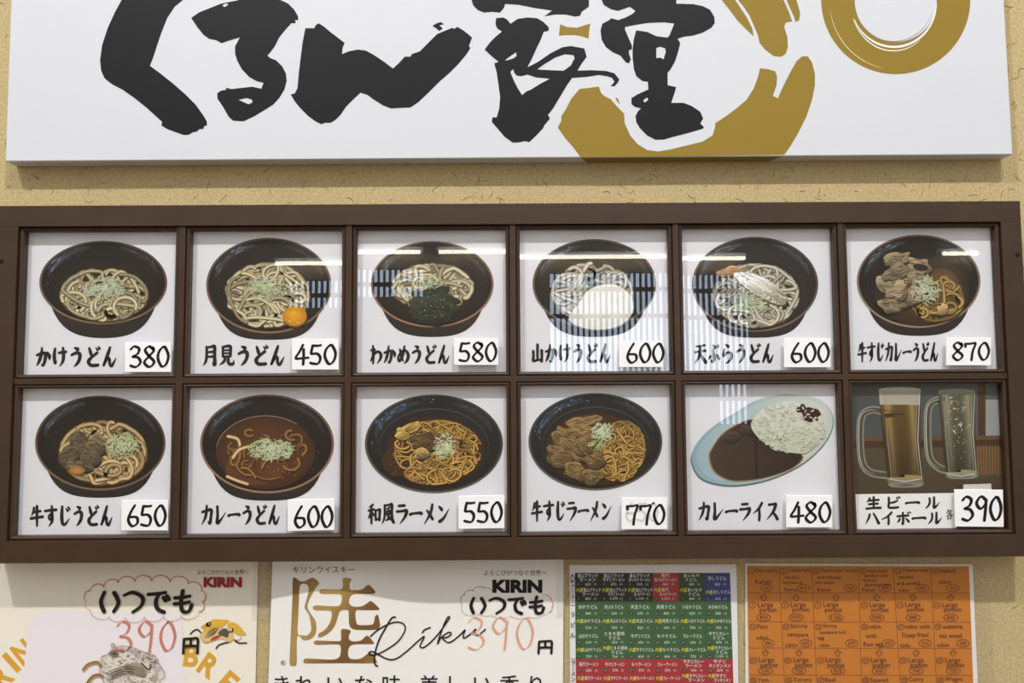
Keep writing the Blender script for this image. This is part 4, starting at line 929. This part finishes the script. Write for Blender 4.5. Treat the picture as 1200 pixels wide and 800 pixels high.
# --- whisky poster (its sheet bulges a little off the wall)
def bul(x, y): return .015*math.exp(-((x-385)/75.0)**2)+.003*math.exp(-((x-600)/60.0)**2)
t = thing('whisky_poster', 'white whisky poster with a large bronze character and black script', 'poster', tuple(W(490, 820, WD)))
link_mesh('poster_sheet', slab('sheet', [(319.5, 653), (660.5, 653), (659.5, 840), (313, 840)], WD, WD, bulge=bul), M['poster'], t)
a = Art(WD+.0003, bulge=bul)
def c7(p): return [(320+x/5.926, 665+y/5.926) for x, y in p]
def bz(pts, holes=()): a.poly(c7(pts), None, [c7(h) for h in holes], grad=pal_gold)
def dens(pts, holes=()): a.poly(catmull(c7(pts), 3, True), None, [catmull(c7(h), 3, True) for h in holes], grad=pal_gold)
dens([(137, 78), (160, 72), (180, 90), (215, 95), (255, 75), (285, 72), (320, 105), (300, 135), (262, 200), (238, 270), (262, 320), (295, 370), (300, 430), (285, 475), (245, 502), (205, 500), (190, 480), (168, 478), (164, 560), (163, 670), (140, 682), (115, 668), (118, 560), (128, 350), (135, 200)],
     [[(185, 130), (215, 110), (245, 130), (243, 180), (220, 265), (222, 285), (250, 330), (262, 390), (262, 440), (235, 470), (205, 468), (172, 458), (174, 350), (180, 220)]])
dens([(484, 78), (510, 70), (545, 80), (532, 110), (535, 150), (560, 156), (615, 152), (655, 120), (675, 125), (708, 162), (700, 180), (640, 182), (560, 184), (532, 210), (530, 250), (560, 270), (615, 268), (655, 245), (682, 232), (735, 280), (725, 294), (620, 294), (580, 294), (572, 320), (578, 380), (600, 398), (680, 396), (700, 380), (708, 340), (725, 326), (735, 350), (743, 400), (730, 425), (690, 432), (580, 430), (545, 420), (528, 390), (526, 330), (520, 296), (470, 298), (450, 340), (430, 400), (390, 450), (330, 484), (312, 475), (320, 455), (360, 430), (395, 380), (408, 320), (390, 298), (300, 296), (275, 280), (285, 264), (320, 262), (440, 268), (470, 250), (478, 210), (460, 184), (340, 182), (322, 165), (335, 150), (430, 152), (470, 150), (486, 130)])
dens([(472, 432), (505, 426), (540, 438), (526, 470), (530, 500), (560, 512), (610, 505), (640, 478), (660, 474), (698, 518), (688, 530), (560, 532), (525, 560), (522, 610), (545, 634), (610, 630), (660, 595), (690, 600), (720, 650), (700, 663), (480, 662), (240, 664), (212, 655), (215, 636), (240, 630), (400, 638), (450, 628), (468, 600), (470, 555), (450, 532), (310, 535), (284, 525), (290, 508), (320, 505), (440, 510), (472, 500)])
a.build('bronze_character', t)
a = Art(WD+.0006, bulge=bul)
BK = (34, 31, 29)
a.line('キリンウイスキー', 343, 667.3, 8.2, (52, 44, 36), maxw=102); a.build('product_line', t); a = Art(WD+.0006, bulge=bul); a.line('よろこびがつなぐ世界へ', 567, 671, 6, (60, 54, 48), maxw=78); a.build('slogan', t); a = Art(WD+.0006, bulge=bul)
a.text('KIRIN', 577, 679, 635.5, 694.5, BK, .055); a.build('brand_word', t); a = Art(WD+.0006, bulge=bul)
for ch, x in zip('きれいな味、美しい香り', (330, 357, 393, 426, 459, 482, 503, 534, 565, 597, 628)): a.line(ch, x, 802, 21 if ch != '、' else 12, BK, 'c', bold=.006)
a.build('body_copy', t); a = Art(WD+.0006, bulge=bul)
a.text('R', 330, 774.5, 334, 778.5, (120, 110, 100)); a.ring(332, 776.5, 3, 3, 2.6, 2.6, lambda t: (120, 110, 100), n=20); a.build('registered_mark', t)
a = Art(WD+.0009, bulge=bul)
def c8(p): return [(430+x/5.217, 665+y/5.217) for x, y in p]
for P, w in (([(175, 302), (150, 310), (110, 375), (75, 440), (55, 500), (45, 560), (50, 590), (65, 602)], 2.0), ([(22, 420), (60, 385), (120, 350), (180, 332), (225, 345), (232, 385), (190, 450), (120, 500), (60, 530), (20, 532), (12, 520), (30, 512), (60, 525), (110, 552), (150, 562), (190, 550), (250, 505), (310, 450), (350, 420), (335, 455), (325, 480), (345, 488), (390, 455), (440, 400), (490, 330), (505, 305), (495, 302), (470, 350), (445, 420), (432, 465), (455, 425), (500, 395), (515, 405), (490, 425), (462, 430), (490, 455), (520, 450), (570, 410), (600, 380), (590, 410), (595, 430), (640, 400), (665, 375), (660, 400), (680, 412), (725, 376)], 1.7), ([(338, 398), (355, 378), (388, 366)], 1.8)):
    a.strip(catmull(c8(P), 7), w, BK)
a.build('script_lettering', t)
a = Art(WD+.0010, bulge=bul)
scallop(a, c8([(585, 225), (598, 165), (648, 145), (715, 128), (765, 150)]), .30, (200, 150, 130), 1.0); scallop(a, c8([(1075, 170), (1125, 200), (1130, 240), (1110, 270)]), .28, (206, 150, 126), 1.0)
scallop(a, c8([(1110, 270), (1080, 285), (990, 295), (880, 290), (760, 285), (680, 278), (600, 280), (580, 250), (585, 225)]), .16, (214, 190, 172), .7)
a.brush('390', 544, 722, 629, 762, (228, 166, 140), HW, .72, gap=.12, nib=.85); a.build('handwritten_price', t)
a = Art(WD+.0012, bulge=bul); a.brush('いつでも', 548.5, 698, 640, 720.5, BK, HW, 1.75, gap=.08, nib=.3); a.build('marker_words', t); a = Art(WD+.0012, bulge=bul); a.brush('円', 628.5, 749.5, 649.5, 766.5, BK, HW, 1.5, nib=.15); a.build('marker_yen_sign', t)

# --- green menu table
t = thing('menu_table_sheet', 'laminated menu sheet of green, black, red and blue cells with white lettering', 'menu', tuple(W(765, 820, WD)))
link_mesh('sheet', slab('sheet', [(667.5, 661.8), (863, 661), (866, 840), (668, 840)], WD, WD-.0004), M['card'], t)
def lerp(a, b, t): return a+(b-a)*t
def gx(i, y): # column boundary i at height y
    k = (y-671)/129.0; return lerp(lerp(673.6, 855.5, i/6), lerp(675.0, 859.5, i/6), k)
GR, BKc, RD, BL = (48, 98, 50), (26, 26, 28), (176, 38, 48), (44, 66, 138)
a = Art(WD+.0002)
def cell(i0, i1, y0, y1, col): a.poly([(gx(i0, y0), y0), (gx(i1, y0), y0), (gx(i1, y1), y1), (gx(i0, y1), y1)], col)
cell(0, 3, 671, 704.2, BKc); cell(3, 4, 671, 704.2, RD); cell(4, 5, 671, 704.2, (44, 76, 36)); cell(5, 6, 671, 704.2, BL); cell(0, 6, 704.2, 772, GR); cell(0, 6, 772, 840, RD)
for i in range(1, 6): a.strip([(gx(i, 704.2), 704.2), (gx(i, 840), 840)], .25, (60, 70, 50), cap=False)
a.poly([(668.4, 709), (674.2, 709), (674.2, 709.6), (668.4, 709.6)], (60, 58, 54)); a.poly([(668.6, 771.4), (674.8, 771.4), (674.8, 772), (668.6, 772)], (60, 58, 54))
a.build('coloured_cells', t)
a = Art(WD+.0004); WT = (232, 234, 226); YL = (226, 214, 60)
def two(i, y, l, num, price, big=False):
    x = (gx(i, y)+gx(i+1, y))/2; w = gx(1, y)-gx(0, y)
    if big:
        tag = 9.0
        n = len(l[0]); wl_ = min(w-10.5, n*4.2)
        a.line('大盛', x-w/2+1.2, y, 4.6, YL, maxw=8.4, bold=.02, res=1); a.line(l[0], x-w/2+10.2, y, 4.4, WT, maxw=wl_, bold=.015, res=1)
        if len(l) > 1: a.line(l[1], x+3, y+5, 4.4, WT, 'c', maxw=w-11, bold=.015, res=1)
    else:
        if len(l) > 1: a.line(l[0], x, y-2.4, 4.4, WT, 'c', maxw=w-7, bold=.015, res=1); a.line(l[1], x, y+2.5, 4.4, WT, 'c', maxw=w-5, bold=.015, res=1)
        else: a.line(l[0], x, y, 4.6, WT, 'c', maxw=w-8, bold=.015, res=1)
    return x, w
def price(i, y, num, p, dot=None):
    x = (gx(i, y)+gx(i+1, y))/2
    a.ell(gx(i, y)+4, y, 2.4, 2.3, dot or (24, 30, 24), n=14); a.line(str(num), gx(i, y)+4, y, 3, (190, 196, 186), 'c', res=1)
    a.line(p, x, y, 4.0, (222, 226, 218), 'c', bold=.012, res=1); a.line('円', x+8.5, y+.3, 2.8, (214, 218, 210), 'c', res=1)
top = [(['富山ブラック', 'ラーメン'], '650', '850'), (['富山ブラック', '牛すじラーメン'], '870', '1,070'), (['富山ブラック', 'あいもりラーメン'], '900', '1,100'), (['和風', 'あいもりラーメン'], '800', '1,000'), (['あいもり', 'うどん'], '680', '880'), (['冷しうどん'], '450', '600')]
for i, (l, p1, p2) in enumerate(top):
    two(i, 676.6 if len(l) > 1 else 677.5, l, 0, 0); price(i, 684.4, i+1, p1); two(i, 691 if len(l) > 1 else 693.5, l, 0, 0, True); price(i, 701.3, i+7, p2)
g1_ = [('かけうどん', '380', '530'), ('天ぷらうどん', '600', '750'), ('天玉うどん', '670', '820'), ('月見うどん', '450', '600'), ('いなりうどん', '550', '700'), ('わかめうどん', '580', '730')]
for i, (l, p1, p2) in enumerate(g1_): two(i, 711, [l], 0, 0); price(i, 718.5, i+13, p1); two(i, 727.4, [l], 0, 0, True); price(i, 735.2, i+19, p2)
g2_ = [(['山かけうどん'], '600', '750'), (['とろろ昆布', 'うどん'], '550', '700'), (['牛すじうどん'], '650', '800'), (['もつうどん'], '650', '800'), (['カレーうどん'], '600', '750'), (['牛すじカレー', 'うどん'], '870', '1,020')]
for i, (l, p1, p2) in enumerate(g2_): two(i, 745 if len(l) < 2 else 744.6, l, 0, 0); price(i, 752.4, i+25, p1); two(i, 761 if len(l) < 2 else 759, l, 0, 0, True); price(i, 769, i+31, p2)
r1_ = [(['和風ラーメン'], '550'), (['牛すじラーメン'], '770'), (['もつラーメン'], '770'), (['カレーラーメン'], '770'), (['牛すじカレー', 'ラーメン'], '990'), (['牛すじ', 'タンタンメン'], '870')]
for i, (l, p1) in enumerate(r1_): two(i, 778.2 if len(l) < 2 else 777.2, l, 0, 0); price(i, 785.3, i+37, p1); two(i, 794.4 if len(l) < 2 else 791.6, l, 0, 0, True); price(i, 803, i+43, p1)
for k, ch in enumerate('人気メニュー'): a.line(ch if ch != 'ー' else '｜', 671+k*.02, 675+k*5.6, 5.2, INK, 'c', bold=.02, res=1)
for k, ch in enumerate('うどん'): a.line(ch, 671.4, 720+k*12, 6, INK, 'c', bold=.02, res=1)
for k, ch in enumerate('ラーメン'): a.line(ch if ch != 'ー' else '｜', 671.8, 776+k*6.6, 5.6, INK, 'c', bold=.02, res=1)
a.build('white_lettering', t)
link_mesh('laminate_film', slab('film', [(662, 656), (868, 655.5), (871, 840), (661, 840)], WD+.0026, WD+.0024), M['film'], t)

# --- orange handwritten menu
t = thing('orange_menu_sheet', 'orange menu sheet with a handwritten English grid in brown pen', 'menu', tuple(W(1005, 820, WD)))
link_mesh('sheet', slab('sheet', [(873.5, 660.2), (1139.8, 661), (1147.5, 840), (873.5, 840)], WD, WD-.0004), M['poster'], t)
cxT = [875.2, 912.5, 951, 1006, 1046.5, 1090.3, 1135.5]; cxB = [877.5, 919.5, 957, 1009.5, 1055, 1097.5, 1140.5]
def ox(i, y): return lerp(cxT[i], cxB[i], (y-663)/137.0)
RY = [663, 694.3, 728.2, 759, 790.6, 823]
a = Art(WD+.0002); ORG = (208, 126, 30); PEN = (92, 44, 14)
a.poly([(ox(0, 663), 662.6), (ox(6, 663), 663.4), (ox(6, 840), 840), (ox(0, 840), 840)], ORG); a.build('orange_ground', t)
a = Art(WD+.0004, seed=9); r = a.r
for i in range(1, 6): a.strip([(ox(i, 663), 663), (ox(i, 840), 840)], .75, (150, 82, 24), cap=False)
for k in range(1, 6): a.strip([(ox(0, RY[k]), RY[k]), (ox(6, RY[k]), RY[k]+.6)], .75, (150, 82, 24), cap=False)
def hw(s, x, y, h, maxw, al='l'): a.line(s, x, y+r.uniform(-.3, .3), h, PEN, al, maxw=maxw, bold=.004, slant=-.06, rise=r.uniform(-.02, .02), res=2)
def circ(x, y, rx, ry): a.ring(x, y, rx, ry, rx-.65, ry-.65, lambda t: PEN, n=28)
rows0 = [(['Soy-sauce', 'Ramen'], '650'), (['Toyama beef', 'tendon', 'soy-sauce', 'Ramen'], '870'), (['Toyama beef tendon', 'and stewed', 'soy-sauce', 'Ramen'], '920'), (['wafu beef', 'tendon and', 'stewed', 'Japanese style', 'Ramen'], '800'), (['Toyama beef', 'tendon', 'and stewed', 'udon'], '680'), (['chilled', 'udon'], '450')]
rows2 = [(['Plain', 'udon'], '380'), (['Shrimp', 'tempura', 'udon'], '600'), (['Shrimp', 'tempura and', 'egg', 'udon'], '670'), (['udon', 'with', 'Raw egg'], '450'), (['udon with', 'Deep fried', 'tofu'], '550'), (['wakame', 'sea weed', 'udon'], '580')]
rows4 = [(['Yam', 'udon'], '600'), (['Tororo', 'udon'], '550'), (['Beef', 'udon'], '650'), (['Stewed', 'udon'], '650'), (['Curry', 'udon'], '600'), (['Wagyu', 'udon'], '870')]
lp = [['850', '1070', '1100', '1000', '880', '600'], ['530', '750', '820', '600', '700', '730']]
for k, rows in ((0, rows0), (2, rows2), (4, rows4)):
    for i, (ls, p) in enumerate(rows):
        y0, y1 = RY[k], RY[k+1]; x0, x1 = ox(i, y0)+1.5, ox(i+1, y0)-1.5; w = x1-x0; n = len(ls)
        num = i+1+k*6; circ(x0+4, y0+6, 3.9, 3.6); a.line(str(num), x0+4, y0+6, 4.2, PEN, 'c', res=2)
        step = (y1-y0-9)/max(1, n-1) if n > 1 else 0; step = min(step, 13); hh = 6.4 if n < 4 else 5.2
        for j, l in enumerate(ls): hw(l, x0+(9 if j == 0 else 3+2.5*(j % 2)+(3 if n < 3 else 0)), y0+5.5+j*step, hh, (w-9) if j == 0 else (w-(17 if j == n-1 and n > 2 else 6)))
        px = x1-8 if n > 2 else (x0+x1)/2+4; py = y1-5.6
        circ(px, py, 7.6, 4.6); a.line(p, px, py, 5.0, PEN, 'c', maxw=11, res=2)
for k in (1, 3):
    for i in range(6):
        y0, y1 = RY[k], RY[k+1]; x0, x1 = ox(i, y0)+1.5, ox(i+1, y0)-1.5; xc = (x0+x1)/2
        P = [(xc, y0+2), (xc+4.4, y0+6), (xc+1.8, y0+6), (xc+1.8, y0+9.2), (xc-1.8, y0+9.2), (xc-1.8, y0+6), (xc-4.4, y0+6), (xc, y0+2)]; a.strip(P, .75, PEN, cap=False)
        circ(x0+4.6, y0+14.5, 4.2, 3.8); a.line(str(i+1+k*6), x0+4.6, y0+14.5, 4.0, PEN, 'c', res=2)
        hw('Large', x0+11, y0+14.5, 7.4, 18); hw('portion', x0+13, y0+20.6, 7, 20)
        circ(xc, y1-5, 8.6, 4.5); a.line(lp[0 if k == 1 else 1][i], xc, y1-5, 5.4, PEN, 'c', maxw=13, res=2)
a.build('handwriting', t)
link_mesh('laminate_film', slab('film', [(871.5, 657.5), (1158, 657), (1168, 840), (871.5, 840)], WD+.0026, WD+.0024), M['film'], t)
# --- clear tape holding the posters
def tape(quad, lab):
    tp = thing('clear_tape', lab, 'tape', tuple(W(quad[3][0], quad[3][1], WD)), 'clear tape strips holding the posters')
    link_mesh('tape_strip', slab('tape', quad, WD+.0022, WD+.0020), M['tape'], tp)
tape([(296, 656), (328, 656), (327, 724), (295, 726)], 'clear tape strip bridging the cream beer poster and the whisky poster')
tape([(652, 656), (661, 656), (661, 724), (652, 724)], 'clear tape strip on the right edge of the whisky poster')
